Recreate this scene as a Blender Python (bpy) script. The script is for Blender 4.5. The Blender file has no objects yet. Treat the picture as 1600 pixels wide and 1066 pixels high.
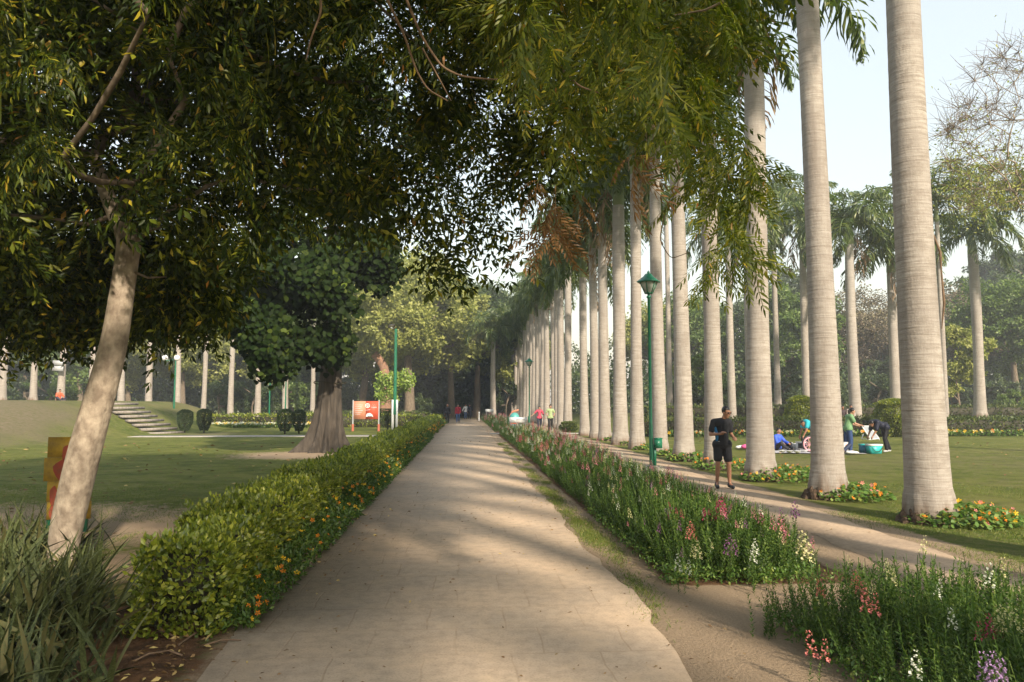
import bpy, math, random
import numpy as np
from mathutils import Vector, Matrix
R = math.radians
random.seed(7); rs = np.random.RandomState(7)
sc = bpy.context.scene; col = sc.collection

# ------------------------------------------------------------------ camera
F = 1160.0; CH = 1.75; PITCH = math.atan(99/F); YAW = math.atan(76/F)
cd = bpy.data.cameras.new('camera'); cam = bpy.data.objects.new('camera', cd); col.objects.link(cam)
cam.location = (0, 0, CH); cam.rotation_euler = (math.pi/2+PITCH, 0, -YAW)
cd.sensor_width = 36; cd.lens = F/1600*36; cd.clip_end = 3000; cd.clip_start = 0.05
sc.camera = cam
# ------------------------------------------------------------------ sky, sun, exposure
SUN_HEAD, SUN_EL = 158.0, 29.0            # degrees clockwise from the path direction (+Y)
w = bpy.data.worlds.new('World'); sc.world = w; w.use_nodes = True
nt = w.node_tree; bg = nt.nodes['Background']
sky = nt.nodes.new('ShaderNodeTexSky'); sky.sky_type = 'NISHITA'; sky.sun_disc = False
sky.sun_elevation = R(SUN_EL); sky.sun_rotation = R(SUN_HEAD); sky.air_density = 2.1; sky.dust_density = 1.0; sky.ozone_density = 1.8
veil = nt.nodes.new('ShaderNodeMix'); veil.data_type = 'RGBA'; veil.inputs[0].default_value = .62; veil.inputs[7].default_value = (3.55, 3.65, 3.85, 1)   # thin high haze over the blue
nt.links.new(sky.outputs[0], veil.inputs[6]); nt.links.new(veil.outputs[2], bg.inputs[0]); bg.inputs[1].default_value = 0.12
sd = bpy.data.lights.new('sun', 'SUN'); sun = bpy.data.objects.new('sun', sd); col.objects.link(sun)
sd.energy = 3.3; sd.angle = R(2.0); sd.color = (1, .88, .72)
sdir = Vector((math.sin(R(SUN_HEAD))*math.cos(R(SUN_EL)), math.cos(R(SUN_HEAD))*math.cos(R(SUN_EL)), math.sin(R(SUN_EL))))
sun.rotation_euler = (-sdir).to_track_quat('-Z', 'Y').to_euler(); sun.location = (20, -30, 30)
vs = sc.view_settings; vs.view_transform = 'Standard'; vs.look = 'None'; vs.gamma = 1; vs.exposure = 1.25
HAZE = .0013
sc.cycles.volume_bounces = 0; sc.cycles.volume_step_rate = 5
sc.render.engine = 'CYCLES'; sc.cycles.max_bounces = 5; sc.cycles.diffuse_bounces = 3; sc.cycles.glossy_bounces = 2
sc.cycles.transmission_bounces = 3; sc.cycles.transparent_max_bounces = 4; sc.cycles.use_denoising = True

# ------------------------------------------------------------------ helpers
_cm = cam.matrix_basis if False else (Matrix.Translation(cam.location) @ cam.rotation_euler.to_matrix().to_4x4())
def ray(px, py):
    d = Vector(((px-800)/F, (533-py)/F, -1)); d = _cm.to_3x3() @ d
    return d
def gp(px, py, z=0.0):
    d = ray(px, py); t = (z-CH)/d.z; return Vector((d.x*t, d.y*t, z))
def dp(px, py, Y):
    d = ray(px, py); t = Y/d.y; return Vector((d.x*t, Y, CH+d.z*t))
_inv = np.array(_cm.inverted())
def proj(P):
    P = np.asarray(P); q = P @ _inv[:3, :3].T + _inv[:3, 3]
    dz = np.where(q[:, 2] < -0.05, -q[:, 2], 0.05)
    return 800+F*q[:, 0]/dz, 533-F*q[:, 1]/dz
def Xat(px, Y): return dp(px, 632, Y).x

def tag(o, label=None, cat=None, group=None, kind=None):
    if label: o['label'] = label
    if cat: o['category'] = cat
    if group: o['group'] = group
    if kind: o['kind'] = kind
    return o
def empty(name, loc=(0, 0, 0), rz=0):
    o = bpy.data.objects.new(name, None); col.objects.link(o); o.location = loc; o.rotation_euler = (0, 0, rz); o.empty_display_size = .2
    return o
def link_mesh(name, me, parent=None):
    o = bpy.data.objects.new(name, me); col.objects.link(o)
    if parent: o.parent = parent
    return o
def np_mesh(name, V, T, mats, mi=None, smooth=False):
    """V (n,3), T list of (m,k) index arrays"""
    if not isinstance(T, (list, tuple)): T = [T]
    V = np.asarray(V, dtype=np.float32)
    me = bpy.data.meshes.new(name)
    ks = [np.asarray(t, dtype=np.int32) for t in T if len(t)]
    loops = np.concatenate([t.ravel() for t in ks]); tot = np.concatenate([np.full(len(t), t.shape[1], np.int32) for t in ks])
    st = np.concatenate([[0], np.cumsum(tot)[:-1]]).astype(np.int32)
    me.vertices.add(len(V)); me.vertices.foreach_set('co', V.ravel())
    me.loops.add(len(loops)); me.loops.foreach_set('vertex_index', loops)
    me.polygons.add(len(tot)); me.polygons.foreach_set('loop_start', st); me.polygons.foreach_set('loop_total', tot)
    for m in (mats if isinstance(mats, (list, tuple)) else [mats]): me.materials.append(m)
    if mi is not None: me.polygons.foreach_set('material_index', np.asarray(mi, np.int32))
    if smooth: me.polygons.foreach_set('use_smooth', np.ones(len(tot), bool))
    me.update(calc_edges=True); me.validate(); return me

class G:
    """collects triangles/quads with numpy, each with a material index"""
    def __init__(s): s.v = []; s.t = []; s.q = []; s.tm = []; s.qm = []; s.n = 0
    def add(s, V, Fs, m=0):
        V = np.asarray(V, float); Fs = np.asarray(Fs)
        if len(Fs) == 0: return
        if Fs.shape[1] == 3: s.t.append(Fs+s.n); s.tm.append(np.full(len(Fs), m) if np.isscalar(m) else m)
        else: s.q.append(Fs+s.n); s.qm.append(np.full(len(Fs), m) if np.isscalar(m) else m)
        s.v.append(V); s.n += len(V)
    def tube(s, P, rad, k=8, m=0, cap=False, jit=0):
        P = np.asarray(P, float); n = len(P); rad = np.broadcast_to(rad, (n,))
        d = np.gradient(P, axis=0); d /= np.linalg.norm(d, axis=1)[:, None]+1e-9
        up = np.array([0, 0, 1.]) if abs(d[0][2]) < .9 else np.array([1., 0, 0])
        a = np.cross(d[0], up); a /= np.linalg.norm(a); A = []
        for i in range(n):
            a = a-d[i]*a.dot(d[i]); a /= np.linalg.norm(a)+1e-9; A.append(a)
        A = np.array(A); B = np.cross(d, A); th = np.arange(k)*2*np.pi/k
        rr = rad[:, None]*(1+(rs.rand(n, k)-.5)*jit)
        V = P[:, None, :]+rr[:, :, None]*(np.cos(th)[None, :, None]*A[:, None, :]+np.sin(th)[None, :, None]*B[:, None, :])
        i = np.arange(n-1)[:, None]*k; j = np.arange(k)[None, :]; j2 = (j+1) % k
        Q = np.stack([i+j, i+j2, i+k+j2, i+k+j], -1).reshape(-1, 4)
        s.add(V.reshape(-1, 3), Q, m)
        if cap:
            for e, fl in ((0, 1), (n-1, 0)):
                vv = np.vstack([V[e], P[e]]); t = np.array([[a_, (a_+1) % k, k] for a_ in range(k)])
                s.add(vv, t[:, ::-1] if fl else t, m)
    def box(s, x0, x1, y0, y1, z0, z1, m=0):
        V = [(x, y, z) for z in (z0, z1) for y in (y0, y1) for x in (x0, x1)]
        s.add(V, [[0, 2, 3, 1], [4, 5, 7, 6], [0, 1, 5, 4], [2, 6, 7, 3], [0, 4, 6, 2], [1, 3, 7, 5]], m)
    def bar(s, a, b, wd, th, m=0):
        a = np.array(a, float); b = np.array(b, float); d = b-a; d /= np.linalg.norm(d)
        u = np.cross(d, [0, 0, 1.]) if abs(d[2]) < .95 else np.array([1., 0, 0]); u /= np.linalg.norm(u); v = np.cross(d, u)
        V = [p+u*su*wd/2+v*sv*th/2 for p in (a, b) for su, sv in ((-1, -1), (1, -1), (1, 1), (-1, 1))]
        s.add(V, [[0, 3, 2, 1], [4, 5, 6, 7], [0, 1, 5, 4], [1, 2, 6, 5], [2, 3, 7, 6], [3, 0, 4, 7]], m)
    def ball(s, c, r, m=0, nu=10, nv=7):
        r = np.broadcast_to(r, (3,)); V = []
        for i in range(nv+1):
            for j in range(nu):
                t = math.pi*i/nv; p = 2*math.pi*j/nu
                V.append((c[0]+r[0]*math.sin(t)*math.cos(p), c[1]+r[1]*math.sin(t)*math.sin(p), c[2]+r[2]*math.cos(t)))
        Q = [[i*nu+j, (i+1)*nu+j, (i+1)*nu+(j+1) % nu, i*nu+(j+1) % nu] for i in range(nv) for j in range(nu)]
        s.add(V, Q, m)
    def lathe(s, prof, k=16, m=0, c=(0, 0, 0)):
        th = np.arange(k)*2*np.pi/k; V = []
        for r_, z in prof: V += [(c[0]+r_*math.cos(t), c[1]+r_*math.sin(t), c[2]+z) for t in th]
        Q = [[i*k+j, i*k+(j+1) % k, (i+1)*k+(j+1) % k, (i+1)*k+j] for i in range(len(prof)-1) for j in range(k)]
        s.add(V, Q, m)
    def inst(s, tv, tf, M, P, m=0):
        """template verts/faces placed by matrices M (N,3,3) and positions P (N,3)"""
        N = len(P)
        if N == 0: return
        V = np.einsum('nij,vj->nvi', M, tv)+P[:, None, :]
        Fi = (tf[None]+(np.arange(N)*len(tv))[:, None, None]).reshape(-1, tf.shape[1])
        mm = m if np.isscalar(m) else np.repeat(m, len(tf))
        s.add(V.reshape(-1, 3), Fi, mm)
    def mesh(s, name, mats, smooth=False):
        T = []; mi = []
        if s.t: T.append(np.vstack(s.t)); mi.append(np.concatenate(s.tm))
        if s.q: T.append(np.vstack(s.q)); mi.append(np.concatenate(s.qm))
        return np_mesh(name, np.vstack(s.v), T, mats, np.concatenate(mi), smooth)
    def obj(s, name, mats, parent=None, smooth=False): return link_mesh(name, s.mesh(name, mats, smooth), parent)

def basis(D, roll=None, up=None):
    """(N,3,3) with column 0 along D, column 2 near up, rolled about D"""
    D = D/(np.linalg.norm(D, axis=1)[:, None]+1e-9); N = len(D)
    if up is None: up = np.tile([0, 0, 1.], (N, 1))
    Yv = np.cross(up, D); ln = np.linalg.norm(Yv, axis=1); bad = ln < 1e-3; Yv[bad] = [1, 0, 0]; ln[bad] = 1
    Yv /= ln[:, None]; Z = np.cross(D, Yv)
    if roll is not None:
        c, s_ = np.cos(roll)[:, None], np.sin(roll)[:, None]; Yv, Z = Yv*c+Z*s_, Z*c-Yv*s_
    return np.stack([D, Yv, Z], -1)
def rdir(N, zb=0.0, zs=1.0):
    v = rs.randn(N, 3); v[:, 2] = v[:, 2]*zs+zb; return v/np.linalg.norm(v, axis=1)[:, None]

LEAF_V = np.array([[0, 0, 0], [.45, .5, .06], [1, 0, -.05], [.45, -.5, .06], [.5, 0, -.03]]); LEAF_F = np.array([[0, 4, 1], [4, 2, 1], [0, 3, 4], [4, 3, 2]])
CARD_V = np.array([[0, 0, 0], [.5, .5, .1], [1, 0, 0], [.5, -.5, .1]]); CARD_F = np.array([[0, 2, 1], [0, 3, 2]])
def sc_leaf(M, L, W):
    S = np.stack([L, W, L], 1); return M*S[:, None, :]

# ------------------------------------------------------------------ materials
def newmat(name):
    m = bpy.data.materials.new(name); m.use_nodes = True; n = m.node_tree.nodes; n.clear()
    out = n.new('ShaderNodeOutputMaterial'); return m, m.node_tree, out
def N_(t, ty, **kw):
    n = t.nodes.new(ty)
    for k, v in kw.items():
        if k in n.inputs: n.inputs[k].default_value = v
        else: setattr(n, k, v)
    return n
def coord(t, kind, scale=(1, 1, 1)):
    if kind == 'world': src = t.nodes.new('ShaderNodeNewGeometry').outputs['Position']
    else: src = t.nodes.new('ShaderNodeTexCoord').outputs['Object']
    if kind == 'objr':
        oi = t.nodes.new('ShaderNodeObjectInfo'); va = t.nodes.new('ShaderNodeVectorMath'); va.operation = 'ADD'; cb = t.nodes.new('ShaderNodeCombineXYZ')
        for q_, f_ in enumerate((37., 53., 19.)):
            mm_ = t.nodes.new('ShaderNodeMath'); mm_.operation = 'MULTIPLY'; mm_.inputs[1].default_value = f_; t.links.new(oi.outputs['Random'], mm_.inputs[0]); t.links.new(mm_.outputs[0], cb.inputs[q_])
        t.links.new(src, va.inputs[0]); t.links.new(cb.outputs[0], va.inputs[1]); src = va.outputs[0]
    mp = t.nodes.new('ShaderNodeMapping'); mp.inputs['Scale'].default_value = scale; t.links.new(src, mp.inputs[0]); return mp.outputs[0]
def noise(t, vec, scale, detail=4, rough=.55):
    n = t.nodes.new('ShaderNodeTexNoise'); n.inputs['Scale'].default_value = scale; n.inputs['Detail'].default_value = detail; n.inputs['Roughness'].default_value = rough
    t.links.new(vec, n.inputs['Vector']); return n.outputs['Fac']
def ramp(t, fac, stops):
    r = t.nodes.new('ShaderNodeValToRGB'); e = r.color_ramp.elements
    while len(e) < len(stops): e.new(.5)
    for el, (p, c) in zip(e, stops): el.position = p; el.color = (c[0], c[1], c[2], 1) if not np.isscalar(c) else (c, c, c, 1)
    t.links.new(fac, r.inputs[0]); return r.outputs[0]
def mix(t, fac, a, b, mode='MIX'):
    n = t.nodes.new('ShaderNodeMix'); n.data_type = 'RGBA'; n.blend_type = mode
    for s, v in ((n.inputs[0], fac), (n.inputs[6], a), (n.inputs[7], b)):
        if hasattr(v, 'is_output') or isinstance(v, bpy.types.NodeSocket): t.links.new(v, s)
        elif np.isscalar(v): s.default_value = v
        else: s.default_value = (*v, 1)
    return n.outputs[2]
def mth(t, op, a, b=0.0, clamp=False):
    n = t.nodes.new('ShaderNodeMath'); n.operation = op; n.use_clamp = clamp
    for s, v in ((n.inputs[0], a), (n.inputs[1], b)):
        if isinstance(v, bpy.types.NodeSocket): t.links.new(v, s)
        else: s.default_value = v
    return n.outputs[0]
def finish(t, out, colr, rough=.8, bump=None, bs=.3, bd=.02, spec=.3, metal=0):
    p = t.nodes.new('ShaderNodeBsdfPrincipled'); p.inputs['Roughness'].default_value = rough; p.inputs['Specular IOR Level'].default_value = spec; p.inputs['Metallic'].default_value = metal
    if isinstance(colr, bpy.types.NodeSocket): t.links.new(colr, p.inputs['Base Color'])
    else: p.inputs['Base Color'].default_value = (*colr, 1)
    if bump is not None:
        b = t.nodes.new('ShaderNodeBump'); b.inputs['Strength'].default_value = bs; b.inputs['Distance'].default_value = bd
        t.links.new(bump, b.inputs['Height']); t.links.new(b.outputs[0], p.inputs['Normal'])
    t.links.new(p.outputs[0], out.inputs[0]); return p
def mat(name, a, b=None, scale=8, rough=.8, spec=.3, bs=.25, bd=.01, kind='obj', metal=0, sc3=(1, 1, 1)):
    m, t, out = newmat(name); b = b or tuple(x*.75 for x in a)
    f = noise(t, coord(t, kind, sc3), scale, 5); finish(t, out, ramp(t, f, [(.35, a), (.65, b)]), rough, f, bs, bd, spec, metal); return m
def leafmat(name, cols, trans=.35, rough=.45, gloss=.12, transcol=None, vary=.35):
    """cols: list of (position, colour) over the random value of each leaf"""
    m, t, out = newmat(name); g = t.nodes.new('ShaderNodeNewGeometry')
    r = ramp(t, g.outputs['Random Per Island'], cols)
    hs = t.nodes.new('ShaderNodeHueSaturation'); t.links.new(r, hs.inputs['Color'])
    w2 = t.nodes.new('ShaderNodeTexWhiteNoise'); w2.noise_dimensions = '1D'; t.links.new(g.outputs['Random Per Island'], w2.inputs['W'])
    t.links.new(mth(t, 'ADD', mth(t, 'MULTIPLY', w2.outputs['Value'], vary), 1-vary/2), hs.inputs['Value'])
    c = hs.outputs[0]
    d = t.nodes.new('ShaderNodeBsdfDiffuse'); tr = t.nodes.new('ShaderNodeBsdfTranslucent'); gl = t.nodes.new('ShaderNodeBsdfGlossy'); gl.inputs['Roughness'].default_value = rough
    t.links.new(c, d.inputs[0]); gl.inputs['Color'].default_value = (.6, .6, .55, 1)
    tc = mix(t, 1.0, c, (1.15, 1.4, .5), 'MULTIPLY'); t.links.new(tc, tr.inputs[0])
    m1 = t.nodes.new('ShaderNodeMixShader'); m1.inputs[0].default_value = trans; t.links.new(d.outputs[0], m1.inputs[1]); t.links.new(tr.outputs[0], m1.inputs[2])
    m2 = t.nodes.new('ShaderNodeMixShader'); m2.inputs[0].default_value = gloss; t.links.new(m1.outputs[0], m2.inputs[1]); t.links.new(gl.outputs[0], m2.inputs[2])
    t.links.new(m2.outputs[0], out.inputs[0]); return m
def flat(name, c, rough=.6, spec=.3, metal=0): 
    return mat(name, c, tuple(x*.86 for x in c), 14, rough, spec, .08, .004, metal=metal)

M = {}
M['neem'] = leafmat('neem_leaf_shaded', [(0, (.018, .034, .005)), (.5, (.038, .058, .006)), (.78, (.09, .11, .010)), (.95, (.26, .26, .02)), (.985, (.42, .32, .03)), (1, (.32, .13, .03))], trans=.25, gloss=.03)  # crown shade and a few sunlit highlights put into the leaf colours
M['neem_b'] = leafmat('neem_leaf_lit', [(0, (.05, .075, .008)), (.5, (.11, .135, .011)), (.85, (.19, .20, .017)), (.95, (.30, .27, .02)), (.985, (.45, .33, .03)), (1, (.32, .13, .03))], trans=.35, gloss=.04)  # brighter copy of the same leaf, sunlight put into its colour
M['neem_dry'] = leafmat('dry_leaf', [(0, (.15, .08, .035)), (1, (.26, .14, .055))], trans=.2, gloss=.03)
M['fig'] = leafmat('fig_leaf_shaded', [(0, (.010, .020, .005)), (.8, (.018, .033, .007)), (.97, (.04, .058, .011)), (1, (.09, .12, .018))], trans=.15, gloss=.006, rough=.5)  # leaf colour darkened to carry the shade the sun does not leave here
M['hedge'] = leafmat('hedge_leaf', [(0, (.07, .11, .010)), (.5, (.18, .22, .018)), (.9, (.32, .34, .03)), (1, (.45, .42, .05))], trans=.3, gloss=.08)
M['hedge_dk'] = leafmat('dark_hedge_leaf', [(0, (.04, .07, .015)), (.6, (.08, .11, .02)), (1, (.15, .16, .03))], trans=.2, gloss=.06)
M['bed'] = leafmat('snapdragon_leaf', [(0, (.04, .085, .014)), (.6, (.075, .135, .022)), (1, (.16, .22, .04))], trans=.3, gloss=.05)
M['nast'] = leafmat('nasturtium_leaf', [(0, (.08, .16, .03)), (.7, (.13, .22, .04)), (1, (.26, .30, .06))], trans=.3, gloss=.05)
M['palm'] = leafmat('palm_leaflet', [(0, (.06, .10, .03)), (.7, (.115, .16, .042)), (1, (.24, .25, .07))], trans=.32, gloss=.08)
M['palm_dry'] = leafmat('dry_palm_leaflet', [(0, (.20, .13, .08)), (1, (.32, .22, .14))], trans=.15, gloss=.03)
M['bg_a'] = leafmat('far_leaf_olive', [(0, (.19, .21, .055)), (.6, (.30, .31, .08)), (1, (.38, .38, .11))], trans=.3, gloss=.03)
M['bg_b'] = leafmat('far_leaf_dark', [(0, (.035, .06, .02)), (.6, (.06, .095, .028)), (1, (.11, .14, .04))], trans=.25, gloss=.05)
M['bg_c'] = leafmat('far_leaf_green', [(0, (.07, .12, .025)), (.6, (.13, .19, .04)), (1, (.20, .26, .06))], trans=.3, gloss=.04)
M['bg_d'] = leafmat('far_leaf_brown', [(0, (.14, .11, .08)), (.7, (.20, .16, .11)), (1, (.26, .23, .12))], trans=.2, gloss=.02)
M['lime'] = leafmat('lime_leaf', [(0, (.14, .22, .03)), (1, (.30, .38, .06))], trans=.35, gloss=.05)
M['topiary'] = leafmat('topiary_leaf', [(0, (.025, .05, .015)), (1, (.06, .09, .03))], trans=.15, gloss=.05)
M['grass'] = leafmat('grass_blade', [(0, (.09, .14, .025)), (.6, (.15, .19, .035)), (1, (.28, .26, .08))], trans=.25, gloss=.03)
M['fallen'] = leafmat('fallen_leaf', [(0, (.16, .09, .04)), (.6, (.26, .16, .07)), (1, (.5, .38, .14))], trans=0.05, gloss=.03)
for k_, c_ in dict(white=(.75, .74, .66), pink=(.70, .25, .33), magenta=(.50, .05, .16), lilac=(.48, .30, .55), salmon=(.72, .24, .22), cream=(.72, .66, .38), yellow=(.85, .50, .03), orange=(.85, .25, .02), purple=(.32, .12, .30)).items():
    M['f_'+k_] = leafmat('petal_'+k_, [(0, tuple(x*.8 for x in c_)), (1, c_)], trans=.25, gloss=.02)
M['core'] = mat('hedge_twigs_dark_core', (.035, .035, .018), (.06, .05, .03), 30)  # for real stems, and for the dark boxes that imitate hedge shade
M['bark'] = mat('grey_bark', (.22, .17, .12), (.13, .10, .07), 6, .9, .15, .6, .03, sc3=(2, 2, .6))
M['bark_lt'] = mat('pale_neem_bark', (.40, .325, .24), (.19, .145, .105), 10, .85, .2, 1.0, .03, sc3=(1, 1, .7))
M['bark_fig'] = mat('fig_bark', (.10, .082, .065), (.05, .042, .034), 5, .9, .15, .7, .05, sc3=(2, 2, .35))
M['bark_red'] = mat('reddish_bark', (.34, .19, .12), (.20, .12, .08), 3, .9, .15, .5, .04)
M['limb_mid'] = mat('upper_limb_bark', (.22, .17, .12), (.12, .09, .065), 9, .85, .2, .7, .02)
M['twig'] = mat('twig_bark', (.20, .13, .08), (.12, .08, .05), 20, .8, .2)

# palm trunk
m, t, out = newmat('palm_trunk')
f1 = noise(t, coord(t, 'objr', (1.6, 1.6, 26)), 1.0, 6, .62)            # ring scars
f2 = noise(t, coord(t, 'objr', (1, 1, .6)), 1.3, 5, .6)                # blotches
f3 = noise(t, coord(t, 'objr', (9, 9, 3)), 3, 5, .7)
c = ramp(t, f1, [(.30, (.22, .185, .145)), (.44, (.355, .31, .26)), (.6, (.43, .38, .325)), (.8, (.49, .445, .39))])
c = mix(t, ramp(t, f2, [(.36, .0), (.64, .85)]), c, (.30, .262, .225))
f5 = noise(t, coord(t, 'objr', (2.2, 2.2, 5)), 1.5, 7, .7); c = mix(t, ramp(t, f5, [(.50, 0.), (.62, .55)]), c, (.25, .21, .17))
c = mix(t, ramp(t, f3, [(.55, 0.), (.8, .35)]), c, (.56, .52, .46))
f4 = noise(t, coord(t, 'objr', (3.2, 3.2, .35)), 1.0, 6, .65); c = mix(t, ramp(t, f4, [(.52, 0.), (.70, .7)]), c, (.24, .20, .165))
sep = t.nodes.new('ShaderNodeSeparateXYZ'); t.links.new(t.nodes.new('ShaderNodeTexCoord').outputs['Object'], sep.inputs[0])
zz = mth(t, 'ADD', sep.outputs[2], mth(t, 'MULTIPLY', mth(t, 'SUBTRACT', noise(t, coord(t, 'objr', (3, 3, 1)), 1.6, 5), .5), .9))
c = mix(t, ramp(t, zz, [(.02, .95), (.38, 0.)]), c, (.15, .095, .06))
zs = mth(t, 'MULTIPLY', sep.outputs[2], 1/14.)
c = mix(t, ramp(t, zs, [(.45, 0.), (.85, .55)]), c, (.36, .35, .33))  # greyer with height: canopy shade put into the trunk colour
mv = t.nodes.new('ShaderNodeTexWave'); mv.wave_type = 'BANDS'; mv.bands_direction = 'Z'; mv.wave_profile = 'SAW'; mv.inputs['Scale'].default_value = 2.1; mv.inputs['Distortion'].default_value = 2.2; mv.inputs['Detail'].default_value = 2; mv.inputs['Detail Scale'].default_value = .35
t.links.new(coord(t, 'objr', (.35, .35, 1)), mv.inputs[0])
c = mix(t, ramp(t, mv.outputs['Fac'], [(.0, .45), (.10, 0.)]), c, (.17, .13, .10))
finish(t, out, c, .8, mth(t, 'ADD', mth(t, 'ADD', f1, mth(t, 'MULTIPLY', mv.outputs['Fac'], .3)), mth(t, 'MULTIPLY', f3, .5)), .6, .03, .2); M['ptrunk'] = m
M['pshaft'] = mat('palm_crownshaft', (.16, .22, .07), (.22, .25, .10), 3, .5, .4)
M['proot'] = mat('palm_root_mat', (.07, .045, .03), (.15, .10, .065), 14, .95, .1, 1.0, .04)

# paving
m, t, out = newmat('path_paving'); vec = coord(t, 'world', (1, 1, 1))
wob = noise(t, vec, 2.2, 3)
br = t.nodes.new('ShaderNodeTexBrick'); br.inputs['Scale'].default_value = 1.0; br.inputs['Brick Width'].default_value = .62; br.inputs['Row Height'].default_value = .60; br.inputs['Mortar Size'].default_value = .008; br.inputs['Mortar Smooth'].default_value = .3; br.offset = .37
vadd = t.nodes.new('ShaderNodeVectorMath'); vadd.operation = 'ADD'; t.links.new(vec, vadd.inputs[0])
cmb = t.nodes.new('ShaderNodeCombineXYZ'); t.links.new(mth(t, 'MULTIPLY', wob, .08), cmb.inputs[0]); t.links.new(mth(t, 'MULTIPLY', wob, .1), cmb.inputs[1]); t.links.new(cmb.outputs[0], vadd.inputs[1]); t.links.new(vadd.outputs[0], br.inputs['Vector'])
br.inputs['Color1'].default_value = (.43, .35, .265, 1); br.inputs['Color2'].default_value = (.38, .31, .24, 1); br.inputs['Mortar'].default_value = (.27, .205, .145, 1)
n1 = noise(t, vec, .7, 6, .6); n2 = noise(t, vec, 9, 5, .65); n3 = noise(t, vec, 60, 3, .6)
dust = (.60, .44, .295)
c = mix(t, ramp(t, n1, [(.36, .3), (.62, .88)]), br.outputs[0], dust)
c = mix(t, ramp(t, n2, [(.42, 0.), (.66, .5)]), c, (.33, .255, .18))
c = mix(t, ramp(t, n3, [(.50, 0.), (.68, .38)]), c, (.23, .17, .12))
n5 = noise(t, vec, 2.6, 6, .7); c = mix(t, ramp(t, n5, [(.52, 0.), (.62, .35)]), c, (.60, .44, .29))
finish(t, out, c, .9, mth(t, 'ADD', mth(t, 'MULTIPLY', n2, .5), mth(t, 'SUBTRACT', mth(t, 'MULTIPLY', n3, .25), mth(t, 'MULTIPLY', br.outputs['Fac'], .35))), .45, .02, .15); M['paving'] = m
# beaten earth
m, t, out = newmat('beaten_earth'); vec = coord(t, 'world', (1, 1, 1)); n1 = noise(t, vec, 1.2, 6, .6); n2 = noise(t, vec, 14, 6, .7)
c = ramp(t, n1, [(.35, (.36, .27, .19)), (.65, (.50, .37, .25))]); c = mix(t, ramp(t, n2, [(.45, 0.), (.75, .6)]), c, (.24, .18, .13))
finish(t, out, c, .95, n2, .6, .03, .1); M['earth'] = m
# ground: lawn with dirt where the vertex mask says so (r dirt, g dry grass, b rich soil)
m, t, out = newmat('lawn_ground'); vec = coord(t, 'world', (1, 1, 1))
at = t.nodes.new('ShaderNodeAttribute'); at.attribute_name = 'mask'; sp = t.nodes.new('ShaderNodeSeparateColor'); t.links.new(at.outputs['Color'], sp.inputs[0])
n1 = noise(t, vec, .35, 5, .6); n2 = noise(t, vec, 5, 6, .7); n3 = noise(t, vec, 45, 4, .7)
g1 = ramp(t, n1, [(.3, (.10, .145, .020)), (.5, (.175, .205, .03)), (.72, (.27, .265, .06))])
g1 = mix(t, ramp(t, n2, [(.42, 0.), (.62, .8)]), g1, (.27, .235, .09))
n4 = noise(t, vec, 1.3, 4, .6); g1 = mix(t, ramp(t, n4, [(.45, 0.), (.68, .7)]), g1, (.07, .10, .018))
g1 = mix(t, ramp(t, n3, [(.45, 0.), (.7, .6)]), g1, (.05, .085, .018))
dry = mix(t, ramp(t, n2, [(.35, 0.), (.7, 1.)]), (.26, .20, .13), (.16, .155, .06))
def th(maskv, amt=.8, lo=.42, hi=.58):
    v = mth(t, 'ADD', maskv, mth(t, 'MULTIPLY', mth(t, 'SUBTRACT', mth(t, 'ADD', mth(t, 'MULTIPLY', n2, .6), mth(t, 'MULTIPLY', n1, .4)), .5), amt*1.6)); return ramp(t, v, [(lo, 0.), (hi, 1.)])
c = mix(t, th(sp.outputs[1], 1.0, .3, .7), g1, dry)
dn = mix(t, ramp(t, n3, [(.4, 0.), (.7, .8)]), (.52, .38, .25), (.36, .265, .17))
c = mix(t, th(sp.outputs[0], 1.0, .38, .66), c, dn)
so = mix(t, ramp(t, n2, [(.4, 0.), (.65, 1.)]), (.10, .06, .035), (.26, .14, .07))
c = mix(t, th(sp.outputs[2], .6), c, so)
finish(t, out, c, .95, mth(t, 'ADD', n3, n2), 1.0, .07, .1); M['ground'] = m
M['stone'] = mat('pale_kerb_stone', (.42, .38, .33), (.28, .25, .21), 5, .9, .2, .4, .02)
M['concrete'] = mat('weathered_concrete', (.34, .30, .26), (.20, .17, .14), 9, .9, .2, .5, .02)
M['green_metal'] = mat('green_painted_metal', (.012, .15, .075), (.008, .11, .055), 5, .35, .5, .1, .004)
M['lamp_glass'] = mat('dusty_lamp_glass', (.42, .46, .40), (.30, .34, .30), 6, .25, .5, .05, .002)
M['white'] = flat('white_paint', (.72, .72, .70)); M['globe'] = flat('white_lamp_globe', (.8, .8, .78), .3)
M['skin'] = flat('skin', (.34, .17, .10), .5, .35); M['skin_lt'] = flat('light_skin', (.42, .23, .15), .5, .35); M['hair'] = flat('black_hair', (.012, .010, .009), .4, .4)
M['soil'] = mat('bed_soil', (.13, .085, .055), (.20, .14, .09), 12, .95, .1, .8, .04, 'world')

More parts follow.
